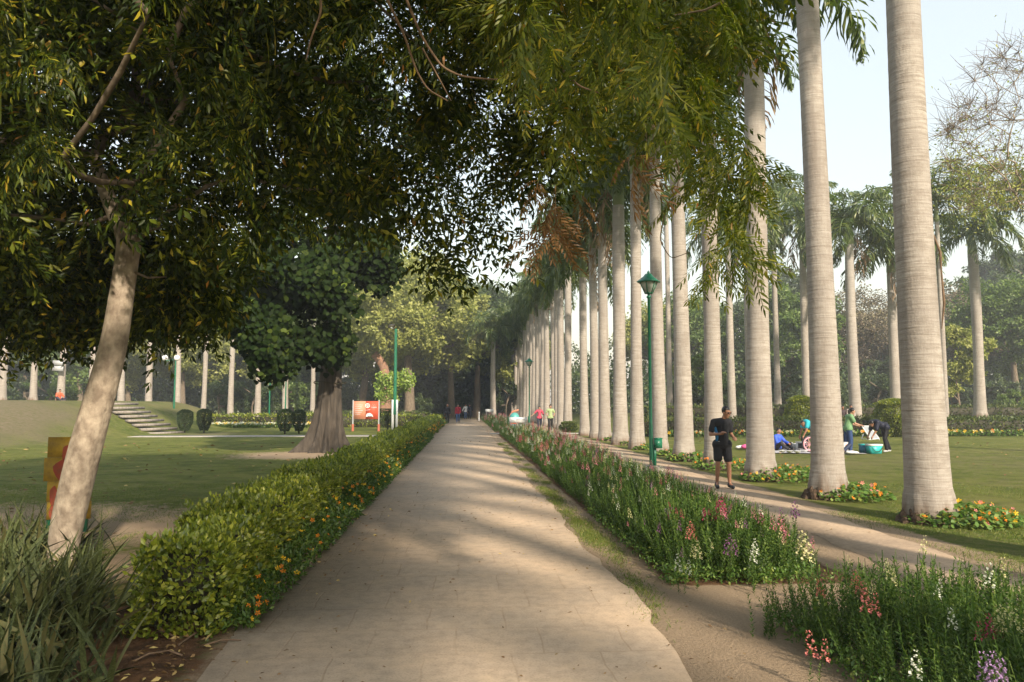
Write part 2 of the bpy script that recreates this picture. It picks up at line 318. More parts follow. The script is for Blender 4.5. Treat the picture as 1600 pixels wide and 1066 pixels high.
# ------------------------------------------------------------------ terrain
def smooth(a): a = np.clip(a, 0, 1); return a*a*(3-2*a)
def terrain(x, y):
    x = np.asarray(x, float); y = np.asarray(y, float)
    # grassy mound on the left, flat topped
    wob = .8*np.sin(y*.31+1)+.6*np.sin(x*.4)
    dx = np.maximum(x+23.5+wob*.4, 0)/6.0; dy = np.maximum(41.5-y+wob, 0)/11.0; dy2 = np.maximum(y-62, 0)/9.0
    d = np.sqrt(dx**2+dy**2+dy2**2); z = 1.98*smooth(1-d)
    # slight rise behind the right-hand hedge
    z = z+.75*smooth((y-42)/12)*smooth((x-9)/6)*smooth((150-y)/30)
    return z
xs = np.unique(np.concatenate([np.linspace(-700, -60, 14), np.linspace(-60, -14, 60), np.arange(-14, 16.01, .22), np.linspace(16, 60, 40), np.linspace(60, 700, 14)]))
ys = np.unique(np.concatenate([np.linspace(-300, -10, 12), np.linspace(-10, 2.5, 14), np.arange(2.5, 26, .22), np.linspace(26, 80, 90), np.linspace(80, 900, 24)]))
XX, YY = np.meshgrid(xs, ys); ZZ = terrain(XX, YY)
V = np.stack([XX, YY, ZZ], -1).reshape(-1, 3); nx = len(xs); ny = len(ys)
ii = (np.arange(ny-1)[:, None]*nx+np.arange(nx-1)[None, :]).ravel()
me = np_mesh('ground', V, [np.stack([ii, ii+1, ii+nx+1, ii+nx], -1)], M['ground'], None, True)
x, y = V[:, 0], V[:, 1]
def bandf(v, a, b, s): return smooth((v-a)/s+.5)*smooth((b-v)/s+.5)
dirt = np.zeros(len(V))
dirt = np.maximum(dirt, bandf(x, -1.9, 2.2, .35)*bandf(y, -5, 95, 1)*.85)
dirt = np.maximum(dirt, bandf(x, 1.4, 4.6, .4)*bandf(y, 2, 60, .6)*.95)
dirt = np.maximum(dirt, bandf(x, 3.9, 6.15+.008*y, .5)*bandf(y, 1, 95, 1)*.9)
dirt = np.maximum(dirt, np.exp(-(((x+7.5)/5.5)**2+((y-11.4)/3.0)**2)**1.5)*.84)
dirt = np.maximum(dirt, np.exp(-(((x+3.4)/1.6)**2+((y-8.6)/1.4)**2))*.7)
dirt = np.maximum(dirt, np.exp(-(((x+5.4)/3.4)**2+((y-26.5)/2.8)**2))*.85)
dirt = np.maximum(dirt, np.exp(-(((x+10)/5)**2+((y-16)/.9)**2))*.45)
dryg = .13+.75*np.exp(-(((x+24)/6)**2+((y-35)/5.5)**2))+.35*smooth((ZZ.ravel()-.3)/1)*(x < 0)
dryg = dryg+.08*(x > 6)+.2*np.exp(-((y-22)/6)**2)*(x > 6)+.5*np.exp(-(((x+15)/2.5)**2+((y-46)/3)**2))
soil = np.exp(-(((x+3.2)/1.7)**2+((y-5.3)/1.9)**2)**1.5)
soil = np.maximum(soil, bandf(x, 2.0, 4.0, .3)*bandf(y, 7.2, 55, .4)*.8)
ca = me.color_attributes.new('mask', 'FLOAT_COLOR', 'POINT')
ca.data.foreach_set('color', np.stack([dirt, np.clip(dryg, 0, 1), soil, np.ones(len(V))], -1).astype(np.float32).ravel())
g = link_mesh('ground', me); tag(g, kind='structure')

def strip(name, pts_l, pts_r, z, m, th=.0):
    n = len(pts_l); V = [(p[0], p[1], z) for p in pts_l]+[(p[0], p[1], z) for p in pts_r]
    V += [(p[0], p[1], z-.12) for p in pts_l]+[(p[0], p[1], z-.12) for p in pts_r]
    Q = [[i, n+i, n+i+1, i+1] for i in range(n-1)]+[[i+1, 2*n+i+1, 2*n+i, i] for i in range(n-1)]+[[n+i, 3*n+i, 3*n+i+1, n+i+1] for i in range(n-1)]
    return link_mesh(name, np_mesh(name, V, [np.array(Q)], m))
yy = np.arange(-8, 92, .35)
o = strip('path', [(-1.70+.05*math.sin(v*1.7)+random.uniform(-.03, .03), v) for v in yy], [(1.52+.05*math.sin(v*1.1)+random.uniform(-.04, .04), v) for v in yy], 0.014, M['paving']); tag(o, kind='structure')
yy = np.arange(-4, 96, .4)
o = strip('footpath', [(4.28+.034*min(v, 24)+.07*math.sin(v*.8)+random.uniform(-.05, .05), v) for v in yy], [(5.55+.03*min(max(v-6, 0), 22)+.08*math.sin(v*.6+1)+random.uniform(-.05, .05), v) for v in yy], .012, M['earth']); tag(o, kind='structure')
# cross paths on the left lawn and across the flower strip
o = strip('cross_path', [(v, 41.2) for v in np.arange(-19, -2.6, 1.)], [(v, 43.0) for v in np.arange(-19, -2.6, 1.)][::1], .02, M['stone']); tag(o, kind='structure')
o.data.flip_normals()
o = strip('cross_path', [(v, 44.2) for v in np.arange(1.6, 10, .8)], [(v, 45.6) for v in np.arange(1.6, 10, .8)], .018, M['stone']); tag(o, kind='structure'); o.data.flip_normals()

# ------------------------------------------------------------------ tree building
def grow(g, trunk, trad, targets, rtip=.01, ex=2.4, m=0, k=6, bow=.12, sag=0.0, jit=0):
    """joins every target to the nearest limb already there and thickens limbs by what they carry; returns all limb points"""
    pos = [np.array(p, float) for p in trunk]; par = [i-1 for i in range(len(trunk))]; plen = [0.0]
    for i in range(1, len(pos)): plen.append(0)
    first = max(1, int(len(trunk)*.55)); chains = []
    top = pos[-1]; order = np.argsort([np.linalg.norm(np.array(t)-top) for t in targets])
    for ti in order:
        tgt = np.array(targets[ti], float); A = np.array(pos[first:]); d = np.linalg.norm(A-tgt, axis=1)+.25*np.array(plen[first:])+.35*np.maximum(A[:, 2]-tgt[2], 0)
        j = int(np.argmin(d))+first; L = np.linalg.norm(tgt-pos[j]); n = max(2, min(6, int(L/.6)+1)); ch = [j]; off = rs.randn(3)*L*bow*(.35 if L > 1.2 else 1)
        for s in range(1, n+1):
            u = s/n; p = pos[j]*(1-u)+tgt*u+off*math.sin(math.pi*u)+np.array([0, 0, L*sag*math.sin(math.pi*u)])
            pos.append(p); par.append(ch[-1]); plen.append(plen[j]+L*u); ch.append(len(pos)-1)
        chains.append(ch)
    cnt = np.zeros(len(pos)); 
    for ch in chains: cnt[ch[-1]] += 1
    for i in range(len(pos)-1, 0, -1): cnt[par[i]] += cnt[i]
    rad = rtip*np.maximum(cnt, .6)**(1/ex)
    for i in range(len(trunk)): rad[i] = trad[i]
    P = np.array(pos)
    for ch in chains:
        r_ = rad[ch].copy(); r_[0] = min(r_[0], r_[1]*1.25); r_[-1] *= .5
        g.tube(P[ch], r_, k if r_[0] > .03 else 4, m)
    return P
def trunk_tube(g, P, rad, k=18, m=0, lump=.06, flute=0, seed=0):
    P = np.asarray(P, float); n = 6*(len(P)-1)+1; u = np.linspace(0, len(P)-1, n)
    # smooth curve through the points
    Q = np.stack([np.interp(u, range(len(P)), P[:, i]) for i in range(3)], 1); rr = np.interp(u, range(len(P)), rad)
    for _ in range(3): Q[1:-1] = (Q[:-2]+Q[2:]+2*Q[1:-1])/4; rr[1:-1] = (rr[:-2]+rr[2:]+2*rr[1:-1])/4
    d = np.gradient(Q, axis=0); d /= np.linalg.norm(d, axis=1)[:, None]; a = np.cross(d, [0, 1., 0]); a /= np.linalg.norm(a, axis=1)[:, None]; b = np.cross(d, a)
    th = np.arange(k)*2*np.pi/k; h = Q[:, 2]
    f = 1+lump*(np.sin(3*th[None]+h[:, None]*1.3+seed)*.6+np.sin(5*th[None]-h[:, None]*2.1)*.4)
    V = Q[:, None]+(rr[:, None]*f)[:, :, None]*(np.cos(th)[None, :, None]*a[:, None]+np.sin(th)[None, :, None]*b[:, None])
    i = np.arange(n-1)[:, None]*k; j = np.arange(k)[None]; j2 = (j+1) % k
    g.add(V.reshape(-1, 3), np.stack([i+j, i+j2, i+k+j2, i+k+j], -1).reshape(-1, 4), m); return Q, rr

def leaflet(L, W, curve):
    """falcate leaflet along +x, curved sideways and down"""
    xs_ = [0, .33, .68, 1]; ws = [0, .5, .38, 0]; V = []
    for x_, w_ in zip(xs_, ws):
        cy = curve*L*x_*x_; cz = -.18*L*x_*x_
        if w_ == 0: V.append((x_*L, cy, cz))
        else: V += [(x_*L, cy+w_*W, cz+.02*W), (x_*L, cy-w_*W, cz+.02*W)]
    return np.array(V), np.array([[0, 2, 1], [1, 2, 4], [1, 4, 3], [3, 4, 5]])
def pinnate(L=.24, pairs=5, LL=.068, W=.021, droop=.5, rr=None, low=False):
    r_ = rr or random; g = G(); P = []
    for i in range(6):
        u = i/5; P.append((L*u, 0, -droop*L*u*u))
    P = np.array(P); Ms = []; Ps = []; 
    for i in range(pairs):
        u = .16+.80*i/(pairs-1)
        for s in (-1, 1):
            base = np.array([L*u, 0, -droop*L*u*u]); ang = s*R(r_.uniform(54, 64))
            dirn = np.array([math.cos(ang), math.sin(ang), -.30-droop*u+r_.uniform(-.10, .08)]); Ms.append((dirn, s)); Ps.append(base)
    Ms.append((np.array([1, 0, -droop*1.6]), 1)); Ps.append(np.array([L, 0, -droop*L]))
    for (dirn, s), b in zip(Ms, Ps):
        ll = LL*r_.uniform(.8, 1.15)
        if low: tv, tf = CARD_V*[ll, W*1.15, ll], CARD_F
        else: tv, tf = leaflet(ll, W, -s*.22)
        B = basis(dirn[None], np.array([r_.uniform(-.3, .3)]))[0]; g.add(tv@B.T+b, tf)
    if not low:
        d = np.array([0, .0022, 0]); V = np.concatenate([P[[0, 3, 5]]-d, P[[0, 3, 5]]+d]); g.add(V, [[0, 1, 4], [0, 4, 3], [1, 2, 5], [1, 5, 4]])
    return np.vstack(g.v), np.vstack(g.t)
def twig(seed, nl=8, SL=.42, low=False, big=1.0):
    r_ = random.Random(seed); g = G(); P = []
    for i in range(5):
        u = i/4; P.append((SL*u, 0, -.35*SL*u*u))
    P = np.array(P)
    for i in range(nl):
        u = .35+.65*i/(nl-1); b = np.array([SL*u, 0, -.35*SL*u*u]); az = i*2.4+r_.uniform(-.4, .4); el = r_.uniform(-.3, .35)
        dirn = np.array([.6+.5*u, math.sin(az)*.9, math.cos(az)*.35+el*.6+.02])
        tv, tf = pinnate(r_.uniform(.22, .32)*big, 7 if not low else 4, .076*big, .0175*big*(1 if not low else 1.35), r_.uniform(.35, .8), r_, low)
        B = basis(dirn[None])[0]; g.add(tv@B.T+b, tf)
    rw = .0035; V = np.concatenate([P-[0, rw, 0], P+[0, rw, 0]]); n = 5
    g.add(V, [q for i in range(4) for q in ([i, i+1, n+i+1], [i, n+i+1, n+i])])
    return np.vstack(g.v), np.vstack(g.t)
TW = [twig(s) for s in range(6)]; TWL = [twig(40+s, 7, .45, True, 1.25) for s in range(4)]
# a hanging twig of loose single leaves, for the ragged fringe
def spray(g, P, D, sizes, lib, m=0, rollsd=.5):
    N = len(P); v = rs.randint(0, len(lib), N)
    for k_ in range(len(lib)):
        s_ = v == k_
        if s_.any():
            B = basis(D[s_], rs.randn(s_.sum())*rollsd); g.inst(lib[k_][0], lib[k_][1], B*sizes[s_][:, None, None], P[s_], m if np.isscalar(m) else m[s_])

def outline(px, table): return np.interp(px, [a for a, b in table], [b for a, b in table])

# ---- leaning neem on the left
NEEM_A = [(-3000, 545), (0, 560), (60, 570), (130, 560), (210, 545), (300, 555), (325, 490), (345, 440), (380, 400), (470, 370), (600, 385), (640, 395), (680, 430), (710, 480), (745, 490), (775, 450), (800, 445), (835, 390), (850, 370), (862, 300), (866, 0), (870, -4000)]
def sample_crown(n, c, r, table, dmin, drop, side=None, zmin=0, tries=60, xmin=-1e9):
    out = []; tot = 0
    for _ in range(tries):
        u = rs.randn(4000, 3); u /= np.linalg.norm(u, axis=1)[:, None]; rad = rs.rand(4000)**(1/2.2); P = np.array(c)+u*rad[:, None]*np.array(r)
        P = P[(P[:, 1] > .5) | (P[:, 2] > 4.4)]
        px, py = proj(P); front = P[:, 1] > .6
        dist = np.linalg.norm(P-np.array([0, 0, CH]), axis=1)
        lim = outline(px, table)-drop/np.maximum(dist, 1)*F
        if side is not None: left = outline(py, side)
        ok = (~front) | ((py < lim) & (px < 2000))
        if side is not None: ok &= (~front) | (px > left-0*px)
        ok &= (dist > dmin) & (P[:, 2] > zmin) & ((~front) | (px > xmin) | (py < -200)); out.append(P[ok]); tot += ok.sum()
        if tot >= n: break
    P = np.concatenate(out)[:n]; return P
def crown_fill(P, limbs, keep=None):
    """direction of each twig: away from the nearest limb point, hanging"""
    D = np.zeros_like(P); 
    for i in range(0, len(P), 500):
        d = np.linalg.norm(P[i:i+500, None]-limbs[None], axis=2); j = d.argmin(1); D[i:i+500] = P[i:i+500]-limbs[j]
    D /= np.linalg.norm(D, axis=1)[:, None]+1e-6; D = D*.7+rs.randn(*D.shape)*.45; D[:, 2] -= .2; return D

def neem(name, label, trunk, trad, c, r, table, n_near, n_far, n_tgt, dsplit, dmin=3.0, group=None, bark='bark_lt', extra=None, xmin=-1e9, drop=.38, forks=(), leaf='neem'):
    root = empty(name, tuple(trunk[0])); tag(root, label, 'tree'); off = np.array(trunk[0])
    g = G(); T = np.array(trunk, float)-off; Q, rr = trunk_tube(g, T, trad, 20, 0, .05)
    tg = sample_crown(n_tgt, c, np.array(r)*.92, table, dmin, drop+.25, xmin=xmin)-off
    lim = G(); L = grow(lim, T, trad, list(forks-off if len(forks) else [])+list(tg), .0085 if name != 'leaning_tree' else .0125, 2.25, 0, 7, .13)
    g.obj('trunk', [M[bark]], root, True); lim.obj('limbs', [M['limb_mid'] if bark == 'bark_lt' else M[bark]], root, True)
    P = sample_crown(n_near+n_far, c, r, table, dmin, drop, xmin=xmin); 
    if extra is not None: P = np.concatenate([P, extra])
    # clump: pull most twigs towards the nearest limb tip
    d = []
    for i in range(0, len(P), 500): d.append(np.linalg.norm(P[i:i+500, None]-off-tg[None], axis=2).argmin(1))
    near = tg[np.concatenate(d)]+off; pull = rs.rand(len(P))[:, None]*.45; P2 = P*(1-pull)+near*pull
    px_, py_ = proj(P2); P2 = P2[~((px_ > -60) & (px_ < 350) & (py_ > np.where((px_ > 120) & (px_ < 245), 270, 340)) & (P2[:, 1] < off[1]+.45) & (P2[:, 1] > .6))] if name == 'leaning_tree' else P2
    D = crown_fill(P2, L+off); dist = np.linalg.norm(P2-np.array([0, 0, CH]), axis=1)
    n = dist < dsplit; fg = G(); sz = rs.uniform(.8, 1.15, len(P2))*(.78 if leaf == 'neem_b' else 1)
    spray(fg, P2[n]-off, D[n], sz[n], TW); spray(fg, P2[~n]-off, D[~n], sz[~n]*1.25, TWL)
    fg.obj('foliage', [M[leaf]], root); print(name, 'twigs near', n.sum(), 'far', (~n).sum(), 'tris', sum(len(t) for t in fg.t))
    return root, L+off
b = gp(92, 905); t0 = dp(133, 700, b.y+.05); t1 = dp(178, 540, b.y+.1); t2 = dp(196, 420, b.y+.1); t3 = dp(203, 375, b.y+.1); t4 = [dp(180, 335, b.y+.12), dp(162, 292, b.y+.15), dp(147, 245, b.y+.2)]
trA = [b-Vector((0, 0, .1)), dp(105, 820, b.y), t0, t1, t2, t3]+t4
fork = np.array([dp(170, 205, b.y+.2), dp(215, 195, b.y+.1), dp(228, 362, b.y-.05)])
low = np.array([dp(random.uniform(-120, 330), random.triangular(320, 462, 445), random.uniform(9.6, 13.2)) for _ in range(1100)])
neem('leaning_tree', 'leaning pale-barked tree with drooping feathery leaves beside the spiky plants', trA, [.12, .155, .16, .132, .115, .12, .085, .07, .06], (-4.0, 8.4, 6.3), (5.6, 4.6, 4.4), NEEM_A, 1500, 2100, 110, 7.6, 3.2, forks=fork, drop=.5, extra=low)
# ---- overhanging neem whose trunk stands behind the camera on the left
NEEM_B = [(-3000, -50), (600, -40), (700, 20), (800, 180), (840, 250), (870, 335), (905, 310), (930, 295), (975, 265), (1010, 205), (1045, 225), (1070, 235), (1088, 380), (1112, 450), (1122, 420), (1128, 290), (1130, 190), (1134, 95), (1138, 0), (1142, -100), (1146, -3000), (1147, -9000)]
trB = [(-3.6, -3.4, -.1), (-3.5, -3.2, 1.5), (-3.1, -2.6, 3.4), (-2.4, -1.6, 5.0), (-1.4, -.2, 6.2), (-.2, 1.6, 6.9)]
hang = []
for (px, py, Y) in [(1105, 330, 4.6), (1120, 370, 4.7), (1135, 400, 4.6), (1110, 420, 4.5), (1150, 380, 4.8), (1145, 330, 4.7), (1120, 290, 4.6), (1095, 380, 4.6), (1130, 350, 4.9), (1165, 300, 4.8), (1150, 230, 4.7), (1175, 260, 4.9), (1120, 400, 4.5), (1140, 300, 4.5),(1125, 340, 4.5),(1112, 390, 4.7)]: hang.append(dp(px, py, Y))
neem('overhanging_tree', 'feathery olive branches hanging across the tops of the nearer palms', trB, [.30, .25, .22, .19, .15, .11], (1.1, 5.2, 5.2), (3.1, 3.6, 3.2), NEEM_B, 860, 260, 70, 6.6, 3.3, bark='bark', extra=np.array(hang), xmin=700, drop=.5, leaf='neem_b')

for nm, o_ in (('overhanging_tree', col.objects['overhanging_tree']),):
    off = np.array(o_.location); P = np.array([dp(random.gauss(872, 16), random.uniform(270, 350), 6.2+random.uniform(-.3, .3)) for _ in range(6)]+[dp(random.gauss(1005, 10), random.uniform(205, 235), 4.6) for _ in range(1)]); D = rs.randn(len(P), 3)*.35+[0, 0, -1.]
    f_ = G(); spray(f_, P-off, D, rs.uniform(.7, 1., len(P)), TW); f_.obj('dry_leaves', [M['neem_dry']], o_)
    for pts, r0 in (([(585, -60), (605, 0), (632, 55), (650, 110), (668, 140), (700, 158)], .011), ([(612, -60), (635, 0), (660, 60), (690, 105), (722, 120), (775, 125), (802, 121)], .011), ([(660, 75), (690, 130), (705, 158)], .006), ([(500, -20), (502, 20), (486, 60), (478, 95)], .009), ([(1035, 215), (1062, 260), (1058, 300), (1030, 340)], .006), ([(1040, 330), (1030, 375), (1048, 405), (1075, 395)], .005), ([(880, 110), (905, 135), (935, 145)], .008)):
        t_ = G(); Pq = np.array([dp(a, b2, 4.3+.002*b2) for a, b2 in pts])-off; u_ = np.linspace(0, len(Pq)-1, 6*len(Pq)); Q_ = np.stack([np.interp(u_, range(len(Pq)), Pq[:, k2]) for k2 in range(3)], 1)
        for _ in range(4): Q_[1:-1] = (Q_[:-2]+Q_[2:]+2*Q_[1:-1])/4
        t_.tube(Q_, np.linspace(r0, r0*.45, len(Q_)), 6); t_.obj('bare_branch', [M['twig']], o_, True)
# ---- heavy-leaved fig with the buttressed trunk
def fig_tree():
    bp = gp(508, 706); Y0 = bp.y; root = empty('buttressed_tree', bp); off = np.array(bp)
    tag(root, 'massive buttressed tree with dark broad leaves hanging low beside the hedge', 'tree')
    g = G(); k = 72; prof = []
    hs = [-.1, 0, .25, .55, .95, 1.5, 2.2, 3.0, 3.9, 5.0, 6.5, 8.5]; rb = [1.30, 1.22, 1.02, .86, .76, .69, .64, .60, .57, .55, .5, .42]; am = [.95, .85, .60, .40, .26, .15, .08, .05, .04, .03, .03, .02]
    th_ = np.arange(k)*2*np.pi/k; ridg = np.zeros(k)
    for a0, wd, s_ in ((3.45, .22, 1.35), (4.25, .17, .7), (4.85, .15, .55), (5.5, .2, .75), (.15, .25, .9), (1.3, .2, .7), (2.3, .22, .9)):
        dd = np.abs((th_-a0+np.pi) % (2*np.pi)-np.pi); ridg += s_*np.exp(-(dd/wd)**2)
    V = []
    for h, r_, a_ in zip(hs, rb, am):
        lean = .02*h+(.12*math.sin(h*.4)); rad = (r_*.60)*(1+.03*np.sin(5*th_+h))+a_*(ridg-.25)*.70
        V += [(rad[j]*math.cos(th_[j])+lean, rad[j]*math.sin(th_[j]), h) for j in range(k)]
    Q = [[i*k+j, i*k+(j+1) % k, (i+1)*k+(j+1) % k, (i+1)*k+j] for i in range(len(hs)-1) for j in range(k)]
    g.add(V, Q); tr_ = [(.02*h+.12*math.sin(h*.4), 0, h) for h in hs]
    cl = []   # (pixel, pixel, depth from trunk, radius px)
    for px, py, dY, rx, ry, n in [(450, 430, -2.5, 95, 60, 9), (410, 500, -3.0, 45, 50, 5), (415, 560, -3.2, 28, 32, 3), (500, 460, -2.0, 70, 60, 7), (540, 400, -1.5, 80, 45, 7), (470, 520, -2.2, 60, 35, 4), (592, 425, -2, 25, 18, 2), (515, 545, -1.0, 22, 22, 2), (390, 430, -2.5, 30, 40, 3), (480, 330, -1, 150, 60, 10), (480, 200, 0, 220, 90, 16), (450, 60, 0, 220, 90, 14), (560, 400, 2, 60, 50, 4), (440, 430, 2, 80, 50, 5)]:
        for _ in range(n):
            a, rr_ = random.uniform(0, 6.28), math.sqrt(random.random())
            cl.append(np.array(dp(px+rx*.85*rr_*math.cos(a), py+ry*.8*rr_*math.sin(a), Y0+dY+random.uniform(-1.1, 1.1)))-off)
    lim = G(); trad = [.6]*len(hs); first = [.8, .7, .65, .6, .6, .55, .5, .5, .5, .5, .45, .4]
    L = grow(lim, tr_, first, cl, .02, 2.2, 0, 7, .10)
    P = []; 
    for c_ in cl:
        n = 270; u = rs.randn(n, 3); u /= np.linalg.norm(u, axis=1)[:, None]; P.append(c_+u*(rs.rand(n, 1)**.5)*[.85, .85, .75])
    P = np.vstack(P); D = np.tile([0, 0, -1.], (len(P), 1))+rs.randn(len(P), 3)*.45+np.array([0, -.15, 0])
    up = np.tile([.25, -1., .35], (len(P), 1))+rs.randn(len(P), 3)*.5
    HV = np.array([[0, 0, 0], [.15, .42, .03], [.5, .46, .05], [1, 0, -.06], [.5, -.46, .05], [.15, -.42, .03], [.45, 0, -.02]]); HF = np.array([[0, 6, 1], [1, 6, 2], [2, 6, 3], [3, 6, 4], [4, 6, 5], [5, 6, 0]])
    s_ = rs.uniform(.14, .24, len(P)); f = G(); f.inst(HV, HF, basis(D, None, up)*s_[:, None, None], P)
    tk = g.obj('trunk', [M['bark_fig']], root, True); lim.obj('limbs', [M['bark_fig']], root, True); f.obj('foliage', [M['fig']], root)
    wr = G(); ring = [(.60*math.cos(a)+.14, .60*math.sin(a), 2.55+.04*math.sin(a*2)) for a in np.linspace(0, 6.283, 33)]; wr.tube(ring, .018, 5); wr.obj('wire', [M['core']], root)
fig_tree()

# ------------------------------------------------------------------ royal palms
def frond_geo(g, L, elev, az, roll=0, n=58, m=0, sag=1.0, ll=.72, keep=1.0):
    r_ = random; d = np.array([math.cos(az), math.sin(az)]); P = []; e = elev; p = np.array([0., 0., 0.]); st = L/12
    for i in range(13):
        P.append(p.copy()); p = p+st*np.array([d[0]*math.cos(e), d[1]*math.cos(e), math.sin(e)]); e -= sag*(.10+.012*i)
        e = max(e, -1.45)
    P = np.array(P); tan = np.gradient(P, axis=0); tan /= np.linalg.norm(tan, axis=1)[:, None]; side = np.array([-d[1], d[0], 0])
    u = np.repeat(np.linspace(.12, .985, n), 2); sgn = np.tile([1, -1], n); keepm = rs.rand(2*n) < keep; u = u[keepm]; sgn = sgn[keepm]
    pp = np.stack([np.interp(u*12, range(13), P[:, k_]) for k_ in range(3)], 1); tt = np.stack([np.interp(u*12, range(13), tan[:, k_]) for k_ in range(3)], 1)
    nn = np.cross(tt, side); pl = rs.choice([-.55, 0., .45], len(u)); 
    D = side*sgn[:, None]*.95+tt*.55+nn*(pl)[:, None]*-1+rs.randn(len(u), 3)*.13+np.array([0, 0, -.18])
    ln = ll*np.sin(np.pi*np.clip(u*.9+.12, 0, 1))**.6*rs.uniform(.85, 1.1, len(u)); W = .042
    tv = np.array([[0, .3, 0], [0, -.3, 0], [.5, .5, -.05], [.5, -.5, -.05], [.85, 0, -.30], [1, 0, -.55]]); tf = np.array([[0, 1, 3], [0, 3, 2], [2, 3, 4], [2, 4, 5]])
    B = basis(D, rs.randn(len(u))*.35); S = np.stack([ln, np.full(len(u), W*1.5), ln], 1); g.inst(tv, tf, B*S[:, None, :], pp, m)
    g.tube(P, np.linspace(.035, .006, 13), 4, 1)
def crown(seed, nf=15, dead=1, L=3.4):
    random.seed(seed); rs.seed(seed); g = G()
    for i in range(nf):
        az = i*2.39996+random.uniform(-.2, .2); e = 1.35-1.55*(i/nf)+random.uniform(-.1, .1)
        frond_geo(g, L*random.uniform(.88, 1.08), e, az, m=0, sag=1.0+.35*random.random())
    for i in range(dead): frond_geo(g, L*.85, -.9, random.uniform(0, 6.28), n=40, m=2, sag=.8, keep=.7)
    return g.mesh('crown', [M['palm'], M['pshaft'], M['palm_dry']])
CROWNS = [crown(100+i, 14+i % 3, i % 2) for i in range(4)]; random.seed(11); rs.seed(11)
def ptrunk_mesh(H, r0, rt, seed, k=32):
    g = G(); n = int(H/.14); z = np.concatenate([[-.1, 0, .05, .1], np.linspace(.2, H, n)]); u = z/H
    r_ = rt+(r0-rt)*np.exp(-np.maximum(z, 0)/2.0)*1.0; r_ = np.where(z < .5, r_+(.5-z)*.13*r0/.4, r_)
    r_ *= 1+.05*np.sin(u*5.2+seed)-.09*smooth((u-.75)/.25)+.006*np.sin(z*23+seed*3)+.005*np.sin(z*47)
    th_ = np.arange(k)*2*np.pi/k; lx = .06*np.sin(u*3+seed); ly = .05*np.sin(u*2.3+seed*2)
    f = 1+np.where(z < .45, .045, 0)[:, None]*np.sin(th_[None]*9+seed+3*z[:, None])+.006*np.sin(th_[None]*3+z[:, None])
    V = np.stack([r_[:, None]*f*np.cos(th_)+lx[:, None], r_[:, None]*f*np.sin(th_)+ly[:, None], np.repeat(z[:, None], k, 1)], -1)
    i = np.arange(len(z)-1)[:, None]*k; j = np.arange(k)[None]; j2 = (j+1) % k
    g.add(V.reshape(-1, 3), np.stack([i+j, i+j2, i+k+j2, i+k+j], -1).reshape(-1, 4)); return g.mesh('trunk', [M['ptrunk']], True), (lx[-1], ly[-1], r_[-1])
def shaft_mesh(rt):
    g = G(); g.lathe([(rt*1.0, 0), (rt*1.12, .15), (rt*1.05, .6), (rt*.72, 1.2), (rt*.45, 1.7), (.05, 1.95)], 16); return g.mesh('crownshaft', [M['pshaft']], True)
TR = [ptrunk_mesh(11.0, .395, .285, s) for s in range(5)]; SH = shaft_mesh(.25)
_roots = None
def palm(x, y, label, group, H=11., rs_=1.0, v=None, z=None, rot=None, dia=1.0):
    v = random.randrange(4) if v is None else v; k = H/11.; z = float(terrain(x, y)) if z is None else z
    r = empty('royal_palm', (x, y, z), random.uniform(0, 6.28) if rot is None else rot); tag(r, label, 'palm tree', group)
    me, (lx, ly, rt) = TR[v]
    t_ = link_mesh('trunk', me, r); t_.scale = (dia, dia, k)
    s_ = link_mesh('crownshaft', SH, r); s_.location = (lx*dia, ly*dia, H-.02); s_.scale = (dia, dia, 1)
    c_ = link_mesh('crown', CROWNS[(v+random.randrange(4)) % 4], r); c_.location = (lx*dia, ly*dia, H+1.45); c_.rotation_euler = (0, 0, random.uniform(0, 6.28)); c_.scale = (rs_,)*3
    return r
PX = [(1453, 815), (1290, 778), (1193, 750), (1117, 733), (1069, 716), (1034, 706), (999, 700), (971, 694), (946, 690), (930, 685), (914, 682)]
ordn = ['nearest and thickest', 'second', 'third', 'fourth', 'fifth', 'sixth', 'seventh', 'eighth', 'ninth', 'tenth', 'eleventh']
front = []; FD = [.86, .78, .86, .77, .80, .71, .76, .95, .82, .76, .76]
for i, (px, py) in enumerate(PX):
    p = gp(px, py); X = 6.85 if i > 3 else p.x; Y = X*1160/(px-724)*1.0 if i > 3 else p.y
    lab = ('nearest and thickest pale ringed palm trunk of the avenue' if i == 0 else ordn[i]+' pale palm trunk of the avenue counting back from the nearest')
    if i == 2: lab = 'third pale palm trunk of the avenue, right beside the standing jogger'
    front.append((X, Y)); palm(X, Y, lab, 'royal palms of the avenue', rs_=1.25, H=[12.2, 12.6, 10.6, 11.4, 11.8, 11.3, 11.0, 10.6, 10.2, 10.0, 9.0][i], dia=FD[i], v=[0, 1, 2, 3, 1, 0, 2, 3, 0, 1, 2][i])
Yp = 48.5; FARL = ['first palm beyond the gap in the avenue, behind the low olive bush', 'second palm beyond the gap in the avenue', 'third palm beyond the gap in the avenue', 'fourth palm beyond the gap in the avenue', 'fifth palm beyond the gap in the avenue, just right of the man in light green', 'sixth palm beyond the gap in the avenue']
while Yp < 104:
    palm(6.85+random.uniform(-.15, .15), Yp, FARL.pop(0) if FARL else 'distant palm packed among others at the far end of the avenue', 'royal palms at the far end of the avenue', H=random.uniform(9.6, 11.2), dia=random.uniform(.76, .88)); Yp += 2.95
for Yp in (7.2, 4.0, .9, -5.4, -13.0, -20):   # the avenue goes on behind the photographer
    palm(6.85 if Yp < 5 else 7.3, Yp, {7.2: 'avenue palm just outside the right edge of the photo', 4.0: 'avenue palm level with the corner flower bed, outside the photo'}.get(Yp, 'avenue palm standing behind the photographer, outside the view'), 'royal palms behind the view', H=random.uniform(10.5, 12))
